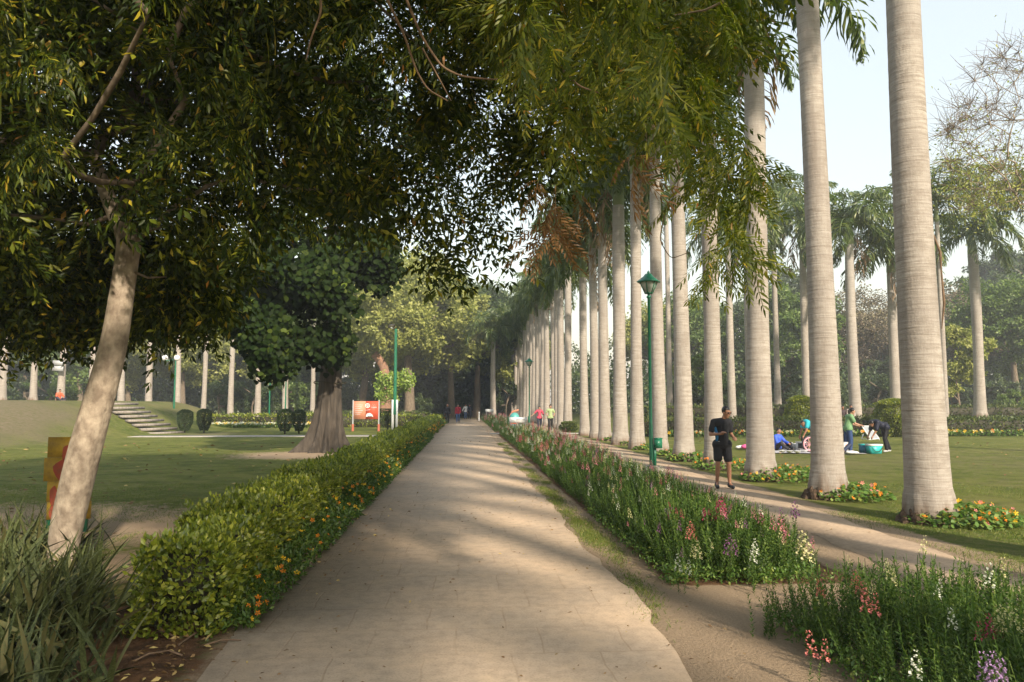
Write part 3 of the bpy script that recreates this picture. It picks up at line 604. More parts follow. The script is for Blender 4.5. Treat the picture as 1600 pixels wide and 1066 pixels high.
for px, Y, wpx, top, lab in [(1144, 47, 11, 380, 'slim palm seen just behind the fourth avenue trunk'), (1171, 56, 8, 400, 'thin white palm trunk left of the third avenue trunk'), (1262, 50, 12, 372, 'palm whose trunk peeps out left of the second avenue trunk'), (1337, 44.5, 16, 375, 'straight white palm behind the picnic between the two biggest trunks'), (1401, 47, 15, 420, 'palm with drooping crown just left of the nearest big trunk'), (1531, 52, 16, 392, 'palm standing alone on the far right beyond the low hedge'), (1215, 60, 9, 330, 'palm with arching crown mostly hidden behind the third avenue trunk'), (1640, 46, 15, 330, 'palm at the right border with only its fronds in view'), (1046, 60, 8, 330, 'palm behind the fifth and sixth avenue trunks'), (1477, 44.5, 8, 340, 'very thin palm hidden behind the right side of the biggest trunk'),
                         (771, 82, 8, 530, 'lone palm at the far end of the paved path')]:
    x = Xat(px, Y); z = float(terrain(x, Y)); H = dp(px, top, Y).z-z; palm(x, Y, lab, 'palms of the lawn edge', H=H-.3, dia=wpx/F*Y/.60, rs_=1.42)
for i, px in enumerate([2, 51, 95, 143, 188, 232, 276, 318, 361, 402, 446, 488, 528]):
    Y = 60+i*1.2; x = Xat(px, Y); lab = 'slender white palm, '+['', '', '', 'fourth', '', 'sixth', 'seventh', 'eighth', 'ninth', 'tenth', 'eleventh', 'twelfth', 'last'][i]+' from the left edge in the far left row'
    palm(x, Y, ['leftmost slender white palm of the far left row', 'second slender white palm from the left edge, beyond the mound', 'slender white palm carrying a pair of grey boards', None, 'slender palm just right of the leaning trunk, at the stair top'][i] if i < 5 and i != 3 else lab, 'slender palms of the far left row', H=9.5+random.uniform(-.8, .8) if px != 361 else 9., dia=[10, 8.5, 9, 8, 8, 8.5, 8, 7, 8, 8, 8, 6.5, 7][i]/F*Y/.58)

# nasturtiums round the palm feet
def disc_leaf(n=7):
    V = [[0, 0, 0]]+[[math.cos(a), math.sin(a), .08*math.cos(3*a)] for a in np.arange(n)*2*np.pi/n]; return np.array(V), np.array([[0, i+1, (i+1) % n+1] for i in range(n)])
DV, DF = disc_leaf()
FV = []; 
for i in range(5):
    a = i*1.2566; FV += [[0, 0, 0], [.8*math.cos(a-.4), .8*math.sin(a-.4), .25], [1.1*math.cos(a), 1.1*math.sin(a), .35], [.8*math.cos(a+.4), .8*math.sin(a+.4), .25]]
FV = np.array(FV); FF = np.array([f for i in range(5) for f in ([i*4, i*4+1, i*4+2], [i*4, i*4+2, i*4+3])])
def patch(cx, cy, rx, ry, n, nf, label, hgt=.22, hole=.42, s=.035):
    r = empty('nasturtium_patch', (cx, cy, 0)); tag(r, label, 'flower patch', 'nasturtium patches at the palm feet')
    a = rs.rand(n*2)*6.283; q = rs.rand(n*2)**.5; P = np.stack([rx*q*np.cos(a), ry*q*np.sin(a), np.zeros(n*2)], 1); hh = hgt*(1-q**2)**.5+.03
    P[:, 2] = hh*rs.uniform(.35, 1.1, n*2); P = P[:n]
    D = rdir(n, 0, .4); up = np.tile([0, -.35, 1.], (n, 1))+rs.randn(n, 3)*.4
    g = G(); g.inst(DV, DF, basis(D, None, up)*rs.uniform(s*.6, s*1.25, n)[:, None, None], P); g.obj('foliage', [M['nast']], r)
    P = P[:nf].copy(); P[:, 2] += .04; up = np.tile([0, -.8, .8], (nf, 1))+rs.randn(nf, 3)*.3; B = basis(rdir(nf), None, up)*rs.uniform(.026, .04, nf)[:, None, None]
    g = G(); g.inst(FV, FF, B, P, rs.choice([0, 0, 0, 1, 2, 2], nf)); g.obj('blossoms', [M['f_orange'], M['f_yellow'], M['f_salmon']], r)
for i, (X, Y) in enumerate(front[:9]):
    lb = ['orange nasturtiums round the foot of the nearest big palm', 'orange nasturtiums round the foot of the second palm', 'dense orange nasturtiums right of the jogger at the third palm', 'nasturtiums behind the jogger at the fourth palm foot', 'yellow and orange nasturtiums at the fifth palm foot', 'small nasturtium patch at the sixth palm foot', 'small nasturtium patch at the seventh palm foot', 'faint nasturtium patch at the eighth palm foot', 'faint nasturtium patch at the ninth palm foot'][i]
    n = [1500, 1200, 1300, 900, 600, 300, 250, 200, 200][i]; patch(X+(.42 if i < 3 else .2), Y-.1, [.85, .75, 1.0, .85, .7, .6, .5, .5, .5][i], [.75, .75, .8, .8, .7, .6, .6, .6, .6][i], n, n//17, lb, [.24, .24, .30, .28, .25, .2, .2, .2, .2][i], s=.035 if i < 4 else .05)
# ragged dark root mat at the palm feet
for i, (X, Y) in enumerate(front[:6]):
    g = G(); r0 = .455*FD[i]; k = 90; th_ = np.arange(k)*2*np.pi/k; V = []
    face = np.exp(-(((th_-3.55+np.pi) % (2*np.pi)-np.pi)/1.0)**2)
    for q, (dr, z_) in enumerate([(.10, -.05), (.085, .05), (.06, .13), (.045, .22), (.02, .30), (-.03, .36)]):
        rr_ = r0+dr*(.35+.9*face)-[0, .01, .03, .06, .09, .13][q]+.035*np.sin(th_*13+q*1.7+i)*face+.03*np.sin(th_*29+q*2.3)*face+.012*rs.randn(k)
        zz_ = z_*.7*(.35+.6*face+.09*np.sin(th_*7+i)+.10*np.sin(th_*17)+.05*rs.randn(k)) if q else np.full(k, -.05)
        V += [(rr_[j]*math.cos(th_[j]), rr_[j]*math.sin(th_[j]), zz_[j]) for j in range(k)]
    g.add(V, [[a*k+b, a*k+(b+1) % k, (a+1)*k+(b+1) % k, (a+1)*k+b] for a in range(5) for b in range(k)])
    ob = g.obj('root_mat', [M['proot']], None, False); rt_ = [o for o in col.objects if o.name.startswith('royal_palm') and abs(o.location.x-X) < .01 and abs(o.location.y-Y) < .01][0]
    ob.parent = rt_; ob.rotation_euler = (0, 0, -rt_.rotation_euler.z)

# ------------------------------------------------------------------ hedges
def hedge_fill(g, x0, x1, y0, y1, h, dens, s, seed=0, wob=.05, faces='tlrf', z0=0., rsd=.6):
    """leaves over the faces of a clipped hedge; t top l left(-x) r right(+x) f front(-y) b back"""
    A = dict(t=(x1-x0)*(y1-y0), l=(y1-y0)*h, r=(y1-y0)*h, f=(x1-x0)*h, b=(x1-x0)*h)
    for f_ in faces:
        n = int(A[f_]*dens); u = rs.rand(n); v = rs.rand(n); dpt = rs.randn(n)*.035-.01
        if f_ == 't': P = np.stack([x0+u*(x1-x0), y0+v*(y1-y0), h+dpt], 1); nv = [0, 0, 1.]
        elif f_ in 'lr': X = x0 if f_ == 'l' else x1; sg = -1 if f_ == 'l' else 1; P = np.stack([X+sg*dpt, y0+u*(y1-y0), v*h], 1); nv = [sg, 0, .25]
        else: Yv = y0 if f_ == 'f' else y1; sg = -1 if f_ == 'f' else 1; P = np.stack([x0+u*(x1-x0), Yv+sg*dpt, v*h], 1); nv = [0, sg, .25]
        b_ = wob*(np.sin(P[:, 1]*2.1+seed)+np.sin(P[:, 0]*3.3+P[:, 1]*.9)+.7*np.sin(P[:, 1]*5.3+P[:, 2]*4)+.6*np.sin(P[:, 0]*7+P[:, 2]*6)); P += np.array(nv)*b_[:, None]
        # rounded shoulders
        cx = (x0+x1)/2; e = np.clip((np.abs(P[:, 0]-cx)/((x1-x0)/2)-.75)/.25, 0, 1)*np.clip((P[:, 2]/h-.8)/.2, 0, 1); P[:, 2] -= e*.08
        P[:, 2] = np.maximum(P[:, 2], .03)+z0
        D = np.array(nv)*.9+rs.randn(n, 3)*rsd; D[:, 2] += .45; up = np.array(nv)+rs.randn(n, 3)*.6
        L = rs.uniform(.7, 1.25, n)*s; g.inst(LEAF_V, LEAF_F, sc_leaf(basis(D, None, up), L, L*.55), P-np.array(nv)*(L*.5)[:, None], 0)
    if 't' in faces:
        n = int((y1-y0)*(x1-x0)*dens*.06); P = np.stack([x0+rs.rand(n)*(x1-x0), y0+rs.rand(n)*(y1-y0), np.full(n, h+z0)+rs.rand(n)*.05], 1); D = rs.randn(n, 3)*.35+[0, 0, 1.]; L = rs.uniform(.8, 1.3, n)*s
        g.inst(LEAF_V, LEAF_F, sc_leaf(basis(D, rs.rand(n)*6), L, L*.5), P, 0)
g = G(); hx0, hx1 = -2.75, -1.98
hedge_fill(g, -2.44, -1.84, 5.85, 7.45, .68, 2300, .056, 1, .035, 'tlrfb'); hedge_fill(g, hx0-.1, hx1, 7.75, 12, .69, 2100, .056, 2, .04, 'tlrf')
hedge_fill(g, hx0-.1, hx1, 12, 20, .68, 1100, .075, 3, .04, 'tlr'); hedge_fill(g, hx0-.1, hx1, 20, 36, .68, 500, .11, 4, .04, 'tlr'); hedge_fill(g, hx0-.1, hx1, 36, 72, .70, 170, .18, 5, .04, 'tlr')
h = empty('clipped_hedge', (0, 0, 0)); g.obj('foliage', [M['hedge']], h); tag(h, 'long waist-high bright green clipped hedge lining the left of the paved path', 'hedge')
g = G(); 
g.box(-2.34, -1.98, 6.1, 7.3, .12, .56); g.box(-2.74, -2.12, 7.9, 71.9, .1, .58)  # solid dark boxes, not stems: stand in for the shaded hedge interior
for yv in np.arange(6.1, 14, .16):
    for _ in range(4):
        x_ = random.uniform(-2.6, -2.05); g.tube([(x_, yv, 0), (x_+random.uniform(-.06, .06), yv+random.uniform(-.05, .05), .3), (x_+random.uniform(-.12, .12), yv+random.uniform(-.1, .1), .64)], [.010, .008, .004], 5)
g.obj('stems', [M['core']], h)

# marigolds between hedge and path
def flower_border(name, label, x0, x1, y0, y1, n, hgt, nf, s, cols, leaf, z0=0., kind='stuff'):
    P = np.stack([x0+rs.rand(n)*(x1-x0), y0+rs.rand(n)**1.25*(y1-y0), rs.rand(n)], 1)
    hh = hgt*(1+.25*np.sin(P[:, 1]*3))*np.clip((x1-P[:, 0])/(x1-x0)*1.3+.25, .25, 1); P[:, 2] = hh*P[:, 2]**.7+.02
    sz = s*(1+.05*(P[:, 1]-y0)); D = rdir(n, .55); g = G(); g.inst(LEAF_V, LEAF_F, sc_leaf(basis(D, rs.randn(n)*.8), sz*rs.uniform(.7, 1.3, n), sz*.42), P+[0, 0, z0], 0)
    nf_ = nf; Q = np.stack([x0+rs.rand(nf_)*(x1-x0), y0+rs.rand(nf_)**1.25*(y1-y0), np.zeros(nf_)], 1); Q[:, 2] = hgt*(1+.25*np.sin(Q[:, 1]*3))*np.clip((x1-Q[:, 0])/(x1-x0)*1.3+.25, .25, 1)+.05+z0
    up = np.tile([.4, -.6, 1.], (nf_, 1))+rs.randn(nf_, 3)*.35; fs = s*.42*(1+.035*(Q[:, 1]-y0)); B = basis(rdir(nf_), None, up)*(rs.uniform(.7, 1.2, nf_)*fs)[:, None, None]
    g.inst(FV, FF, B, Q, 1+rs.randint(0, len(cols), nf_)); o = g.obj(name, [leaf]+cols); tag(o, label, 'flower border', None, kind); return o
flower_border('marigold_border', 'low border of yellow and orange marigolds between the hedge and the paved path', -2.0, -1.60, 5.95, 40, 17000, .30, 300, .06, [M['f_yellow'], M['f_yellow'], M['f_orange']], M['bed'])
flower_border('marigold_border', 'far stretch of the yellow marigold border along the path', -2.02, -1.66, 40, 72, 1800, .3, 260, .16, [M['f_yellow'], M['f_orange']], M['bed'])

# ------------------------------------------------------------------ snapdragon beds
def stem_geo(H=.6, nl=30, ll=.055, w=.012, seed=0, bend=.08):
    r_ = random.Random(seed); g = G(); b = (r_.uniform(-bend, bend), r_.uniform(-bend, bend))
    pt = lambda u: np.array([b[0]*u*u, b[1]*u*u, H*u]); P = [pt(u) for u in (0, .5, 1)]
    d = np.array([.003, 0, 0]); V = [p-d for p in P]+[p+d for p in P]; g.add(V, [[0, 3, 4], [0, 4, 1], [1, 4, 5], [1, 5, 2]])
    for i in range(nl):
        u = .04+.86*(i/nl); az = i*2.4+r_.uniform(-.4, .4); L = ll*(1.15-.55*u)*r_.uniform(.7, 1.2); dd = np.array([math.cos(az), math.sin(az), r_.uniform(.35, 1.3)])
        B = basis(dd[None])[0]*np.array([L, w*(1.2-.4*u), L]); g.add(LEAF_V@B.T+pt(u), LEAF_F)
    return np.vstack(g.v), np.vstack(g.t), b
STEMS = [stem_geo(.6, 34, .062, .022, s) for s in range(6)]; STEML = [stem_geo(.6, 16, .085, .036, 20+s) for s in range(4)]
def spike_geo(n=16, hgt=.16, s=.017, seed=0):
    r_ = random.Random(seed); g = G()
    for i in range(n):
        u = i/n; az = i*2.4; rr_ = .018*(1-u*.7); z = hgt*u; c = np.array([rr_*math.cos(az), rr_*math.sin(az), z]); ss = s*(1-.55*u)*r_.uniform(.8, 1.2)
        B = basis(np.array([[math.cos(az), math.sin(az), .2]]), np.array([r_.uniform(-.6, .6)]))[0]*ss
        V = np.array([[0, 0, 0], [.9, .75, .5], [1.3, 0, .75], [.9, -.75, .5], [.9, .6, -.7], [1.2, 0, -.9], [.9, -.6, -.7], [1.1, 0, 0]])
        g.add(V@B.T+c, [[0, 2, 1], [0, 3, 2], [0, 4, 5], [0, 5, 6], [0, 1, 7], [0, 7, 3]])
    return np.vstack(g.v), np.vstack(g.t)
SPK = [spike_geo(seed=s) for s in range(4)]
FC = [M['f_'+c_] for c_ in ('white', 'cream', 'pink', 'magenta', 'salmon', 'lilac', 'purple')]
def bed_stems(g, P, lean, size, lod=False):
    lib = STEML if lod else STEMS; v = rs.randint(0, len(lib), len(P)); tips = np.zeros((len(P), 3)); az = rs.rand(len(P))*6.283
    for k_ in range(len(lib)):
        s_ = np.where(v == k_)[0]
        if not len(s_): continue
        up = np.tile([0, 0, 1.], (len(s_), 1)); up[:, :2] += lean[s_]; up /= np.linalg.norm(up, axis=1)[:, None]; D = np.stack([np.cos(az[s_]), np.sin(az[s_]), np.zeros(len(s_))], 1)
        X_ = np.cross(D, up); X_ /= np.linalg.norm(X_, axis=1)[:, None]; Y_ = np.cross(up, X_); B = np.stack([X_, Y_, up], -1)*size[s_][:, None, None]
        g.inst(lib[k_][0], lib[k_][1], B, P[s_], 0); bb = lib[k_][2]; tips[s_] = P[s_]+B@np.array([bb[0]*.9, bb[1]*.9, .6*.93])
    return tips
def bed(name, label, x0, x1, y0, y1, n, hgt, frac, lod=False, cols=(0, 0, 2, 1, 2, 6, 3), size=1.0, shrink=None, taper=1.0):
    P = np.stack([x0+rs.rand(n)*(x1-x0), y0+rs.rand(n)*(y1-y0), np.zeros(n)], 1)
    if shrink: P[:, 0] = shrink(P)
    cx = (x0+x1)/2; e = np.clip(np.abs(P[:, 0]-cx)/((x1-x0)/2), 0, 1); ef = np.clip((P[:, 1]-y0)/.5, 0, 1)
    P[:, 1] += .10*np.sin(P[:, 0]*6)*(P[:, 1] < y0+.6)+rs.randn(n)*.04; sz = hgt*(1.05-.42*e**3)*(.72+.28*ef)*rs.uniform(.78, 1.18, n)/.6; lean = rs.randn(n, 2)*.10; lean[:, 0] += (P[:, 0]-cx)/((x1-x0)/2)*.28*e; lean[:, 1] -= (1-ef)*.3
    g = G(); T = bed_stems(g, P, lean, sz, lod); s_ = rs.rand(n) < frac*np.clip(P[:, 1]*0+1, 0, 1)
    hue = (np.sin(P[:, 1]*2.7+P[:, 0]*1.9)+np.sin(P[:, 1]*.9-P[:, 0]*3.1+2)+rs.randn(n)*.5); ci = np.array(cols)[np.clip(((hue+2)/4*len(cols)).astype(int), 0, len(cols)-1)]
    idx = np.where(s_)[0]; v = rs.randint(0, 4, len(idx))
    for k_ in range(4):
        j = idx[v == k_]; B = basis(np.tile([1., 0, 0], (len(j), 1))+rs.randn(len(j), 3)*.12)*((size*rs.uniform(.55, 1.15, len(j)))[:, None, None]); g.inst(SPK[k_][0], SPK[k_][1], B, T[j], 1+ci[j])
    o = g.obj(name, [M['bed']]+FC); tag(o, label, 'flower bed', None, 'stuff'); return o
bed('flower_bed', 'near end of the long snapdragon bed along the right of the paved path', 2.12, 3.58, 7.38, 11.5, 1700, .60, .06, size=.7)
bed('flower_bed', 'middle stretch of the long snapdragon bed before the lamp post', 2.05, 3.75, 11.5, 20, 2100, .60, .11, size=.9)
bed('flower_bed', 'far stretch of the long snapdragon bed, thick with pale flowers', 2.1, 4.2, 20, 43, 2600, .62, .16, True, (0, 0, 1, 2, 4, 3, 0), 1.2)
bed('flower_bed', 'distant snapdragon bed beyond the cross path', 2.0, 4.2, 46.5, 84, 1500, .7, .1, True, (0, 2, 2), 1.6)
bed('flower_bed', 'snapdragon bed in the lower right corner of the photo', 2.48, 4.5, 3.2, 5.95, 1250, .50, .02, cols=(0, 1, 0))
# weeds at the foot of the beds
def weeds(name, label, boxes, s=.04, m='nast', h=.14):
    g = G()
    for x0, x1, y0, y1, n in boxes:
        P = np.stack([x0+rs.rand(n)*(x1-x0), y0+rs.rand(n)*(y1-y0), rs.rand(n)*h+.01], 1); P[:, 1] += .09*np.sin(P[:, 0]*6)+rs.randn(n)*.05; D = rdir(n, .6); L = rs.uniform(.6, 1.3, n)*s; g.inst(LEAF_V, LEAF_F, sc_leaf(basis(D, rs.randn(n)*.6), L, L*.5), P, 0)
    o = g.obj(name, [M[m]]); tag(o, label, 'weeds', None, 'stuff')
weeds('weeds', 'low leafy weeds along the foot of the snapdragon beds', [(1.98, 3.5, 7.22, 7.5, 1500), (1.95, 2.2, 7.2, 12, 1500), (2.4, 2.65, 4.3, 5.9, 700), (3.4, 3.65, 7.2, 9, 500), (2.5, 4.4, 5.8, 6.1, 500), (3.55, 4.2, 9, 16, 700)])
# single plants whose flowers stand out
def plant(px, py, z, colr, label, nst=3, hgt=.6, size=1.0, base=None):
    top = None; d = ray(px, py); t_ = (z-CH)/d.z; tx, ty = d.x*t_, d.y*t_
    r = empty('snapdragon', (tx, ty, 0)); tag(r, label, 'snapdragon', 'snapdragons with bright spikes')
    P = np.stack([rs.randn(nst)*.03, rs.randn(nst)*.03, np.zeros(nst)], 1); sz = np.full(nst, z/.6)*rs.uniform(.9, 1.06, nst); g = G(); T = bed_stems(g, P, rs.randn(nst, 2)*.07, sz); g.obj('stems', [M['bed']], r)
    if colr:
        g = G(); 
        for t1 in T: v = random.randrange(4); B = basis(np.array([[1., random.uniform(-.1, .1), random.uniform(-.1, .1)]]))[0]*size*random.uniform(.8, 1.1); g.add(SPK[v][0]@B.T+t1-[0, 0, .06], SPK[v][1])
        g.obj('blossoms', [M['f_'+colr]], r)
for a in [(1137, 850, .38, 'purple', 'purple snapdragon low in the side of the long bed', 3, .6, 1.0), (1127, 795, .6, 'magenta', 'magenta snapdragon at the top of the long bed near the jogger', 4, .6, 1.5), (1104, 800, .58, 'magenta', 'magenta snapdragon left of its brighter twin in the long bed', 3), (1243, 795, .62, 'purple', 'dusky purple snapdragon at the right near corner of the long bed', 3, .6, 1.05), (1214, 810, .6, 'pink', 'deep pink snapdragon near the right end of the long bed', 3), (1187, 800, .6, 'pink', 'small red-pink snapdragon on the long bed behind the cream ones', 2),
          (1253, 850, .5, 'cream', 'tall cream snapdragon on the right end of the long bed', 2, .6, 1.6), (1075, 825, .5, 'salmon', 'salmon snapdragon in the left half of the long bed', 3), (1044, 800, .5, 'lilac', 'lilac snapdragon on the left half of the long bed', 3), (1092, 855, .4, 'cream', 'cream snapdragon low in the front of the long bed', 2), (1176, 855, .42, 'white', 'white snapdragon low in the front of the long bed', 2), (1064, 880, .3, 'white', 'lowest white snapdragon at the path side of the long bed', 2),
          (1289, 905, .55, 'salmon', 'coral snapdragon at the left end of the corner bed', 2, .6, 1.0), (1340, 905, .55, 'salmon', 'tall coral snapdragon in the middle of the corner bed', 3, .6, 1.0), (1350, 935, .5, 'salmon', 'red coral snapdragon in front of its taller twin in the corner bed', 2, .6, 1.0), (1552, 975, .5, 'magenta', 'magenta snapdragon on the right of the corner bed', 4, .5, .9), (1548, 1035, .45, 'lilac', 'pale lilac snapdragon in the lower right corner', 5, .5, .95), (1262, 1000, .3, 'salmon', 'faded peach snapdragon on the left flank of the corner bed', 2), (1592, 960, .55, 'cream', 'cream snapdragon cut by the right edge of the photo', 4),
          (1385, 880, .62, 'cream', 'tall cream-tipped snapdragon rising over the corner bed', 2, .6, .8), (1412, 890, .62, 'cream', 'second tall cream-tipped snapdragon over the corner bed, right of the first', 2, .6, .8), (1372, 895, .62, None, 'tall flowerless snapdragon stalk over the corner bed', 2), (1445, 905, .6, None, 'leaning flowerless stalks on the right of the corner bed', 3), (1555, 925, .6, None, 'thin bending stalks near the right edge', 3), (1278, 868, .7, None, 'tall flowerless plant between the two beds', 3), (1515, 930, .55, None, 'spindly stalks low at the right of the corner bed', 3)]:
    plant(*a)
# the little plant on its own in the gap
pb = gp(1198, 1000); r = empty('seedling', pb); tag(r, 'small leafy plant alone on the bare earth left of the corner bed', 'plant')
g = G(); P = np.stack([rs.randn(9)*.05, rs.randn(9)*.05, np.zeros(9)], 1); bed_stems(g, P, rs.randn(9, 2)*.22, rs.uniform(.45, .68, 9)); g.obj('stems', [M['bed']], r)

# ------------------------------------------------------------------ far trees
def tree_proto(seed, H, Rr, trunkh, lobes, nleaf, s, r0, flat_=.75, sparse=1.0, lean=0., droop=0.):
    """one kind of far tree: meshes of trunk, limbs and foliage, root at the foot"""
    random.seed(seed); rs.seed(seed); tk = G(); T = [(0, 0, -.3), (lean*.3, 0, trunkh*.4), (lean*.6, .1, trunkh), (lean, .2, trunkh+(H-trunkh)*.3)]
    trunk_tube(tk, T, [r0*1.35, r0, r0*.85, r0*.55], 12, 0, .08, seed=seed)
    cz = trunkh+(H-trunkh)*.5; rz = (H-trunkh)*.52; C = []
    for i in range(lobes):
        u = rs.randn(3); u /= np.linalg.norm(u); u[2] = u[2]*.9+.12; q = random.uniform(.55, .95); C.append(np.array([lean+u[0]*Rr*q, u[1]*Rr*q, cz+u[2]*rz*q]))
    C = np.array(C); lim = G(); L = grow(lim, T, [r0*1.35, r0, r0*.85, r0*.55], list(C), .05, 2.2, 0, 6, .12)
    P = []; D = []
    rl = Rr*.38*rs.uniform(.7, 1.25, lobes)
    for c_, r_ in zip(C, rl):
        sub = [c_+rdir(1)[0]*r_*random.uniform(.3, .95)*[1, 1, .75] for _ in range(9)]
        for q in sub:
            n = int(nleaf/lobes/9*sparse); u = rdir(n); rr_ = r_*random.uniform(.28, .5); p = q+u*(rs.rand(n, 1)**.4)*rr_*[1, 1, flat_]; P.append(p); D.append(u)
    P = np.vstack(P); D = np.vstack(D); up = D+rs.randn(len(P), 3)*.7+[0, 0, .5]; dd = rs.randn(len(P), 3)+[0, 0, -droop]
    f = G(); L_ = rs.uniform(.6, 1.3, len(P))*s; f.inst(CARD_V, CARD_F, sc_leaf(basis(dd, None, up), L_, L_*.62), P)
    return tk.mesh('trunk', [M['bark']], True), lim.mesh('limbs', [M['bark']], True), f
KINDS = {}
def kind(k_, mats, *a, **kw):
    tk, lim, f = tree_proto(*a, **kw)
    for nm, mt in mats: KINDS[nm] = (tk, lim, f.mesh('foliage', [M[mt]]), a[1])
kind('broad', [('olive', 'bg_a'), ('dark', 'bg_b'), ('green', 'bg_c')], 201, 15, 6.5, 3.6, 26, 26000, .36, .42)
kind('broad2', [('olive2', 'bg_a'), ('dark2', 'bg_b'), ('green2', 'bg_c')], 202, 14, 6., 3.0, 22, 24000, .34, .38, lean=.8)
kind('tall', [('dark3', 'bg_b'), ('green3', 'bg_c'), ('olive3', 'bg_a')], 203, 17, 5., 4.5, 24, 22000, .34, .40)
kind('bare', [('brown', 'bg_d')], 204, 14, 6., 3.5, 30, 16000, .26, .3)
kind('thin', [('thin', 'bg_c'), ('thin_olive', 'bg_a')], 205, 7, 2.4, 1.2, 16, 9000, .24, .10)
kind('bushy', [('bush', 'bg_b'), ('bush_green', 'bg_c')], 206, 3.6, 2.3, .4, 14, 8000, .22, .10)
random.seed(21); rs.seed(21)
def far_tree(k_, px, Y, top=None, label=None, group='trees beyond the lawns', name='tree', wide=1.0):
    tk, lim, f, H = KINDS[k_]; x = Xat(px, Y); z = float(terrain(x, Y)); s_ = 1.0
    if top is not None: s_ = (dp(px, top, Y).z-z)/H
    r = empty(name, (x, Y, z), random.uniform(0, 6.28)); r.scale = (s_*wide, s_*wide, s_); tag(r, label, 'tree' if name == 'tree' else 'bush', group)
    for nm, me in (('trunk', tk), ('limbs', lim), ('foliage', f)): link_mesh(nm, me, r)
    return r
names = dict(olive='yellow-green', olive2='yellow-green', olive3='tall yellow-green', dark='dark green', dark2='dark green', dark3='tall dark green', green='fresh green', green2='fresh green', green3='tall fresh green', brown='brownish half-bare')
# row nearest the camera, left to right in the photograph
L1 = [('dark', -60, 92, 440, 'broad dark tree at the left edge behind the mound'), ('dark2', 45, 96, 470, 'dark tree between the first two white palms on the left'), ('green2', 130, 94, 460, 'green tree behind the leaning trunk'), ('olive2', 205, 98, 480, 'olive tree right of the leaning trunk, behind the stair'),
      ('olive', 285, 92, 470, 'light olive tree above the pair of left topiary shrubs'), ('dark2', 345, 104, 500, 'dark tree behind the far left palms'), ('olive3', 400, 96, 480, 'olive tree under the drooping fig foliage'), ('dark3', 455, 102, 440, 'tall dark tree just left of the buttressed trunk'),
      ('green', 520, 100, 430, 'green tree right behind the buttressed trunk'), ('olive', 640, 84, 405, 'big billowing yellow-green tree over the red signboard'), ('olive2', 560, 88, 420, 'yellow-green tree adjoining the buttressed trunk on its right'), ('olive3', 705, 92, 430, 'tall yellow-green tree left of the path end'),
      ('dark', 745, 98, 450, 'dark tree closing the view at the end of the path'), ('olive2', 792, 100, 500, 'olive tree right of the lone far palm'), ('dark3', 735, 112, 425, 'tall dark tree deep behind the path end'),
      ('green', 1085, 92, 470, 'green tree seen between the fifth and fourth avenue trunks'), ('olive', 1030, 96, 480, 'olive tree glimpsed between the sixth and fifth avenue trunks'), ('dark2', 1150, 98, 480, 'dark tree behind the slim palm near the jogger'), ('green2', 1225, 84, 455, 'sunlit green tree between the third and second avenue trunks'),
      ('dark', 1240, 108, 430, 'dark tree topping its green neighbour between the third and second trunks'), ('brown', 1330, 90, 465, 'brownish half-bare tree behind the straight white palm'), ('brown', 1400, 94, 470, 'second brownish half-bare tree, behind the drooping palm'), ('dark2', 1300, 96, 520, 'dark tree low behind the picnic'), ('dark2', 1385, 82, 560, 'dark bushy tree left of the biggest trunk'),
      ('brown', 1500, 84, 455, 'brownish tree right of the biggest trunk'), ('green', 1590, 74, 445, 'large fresh green tree at the right edge'), ('dark3', 1600, 110, 370, 'tall dark tree at the right edge, behind the green one'), ('dark2', 1555, 98, 430, 'dark tree behind the lone right palm'), ('dark', 1690, 80, 400, 'dark tree beyond the right border')]
for k_, px, Y, top, lab in L1: far_tree(k_, px, Y, top, lab, wide=1.0 if px not in (640,) else 1.15)
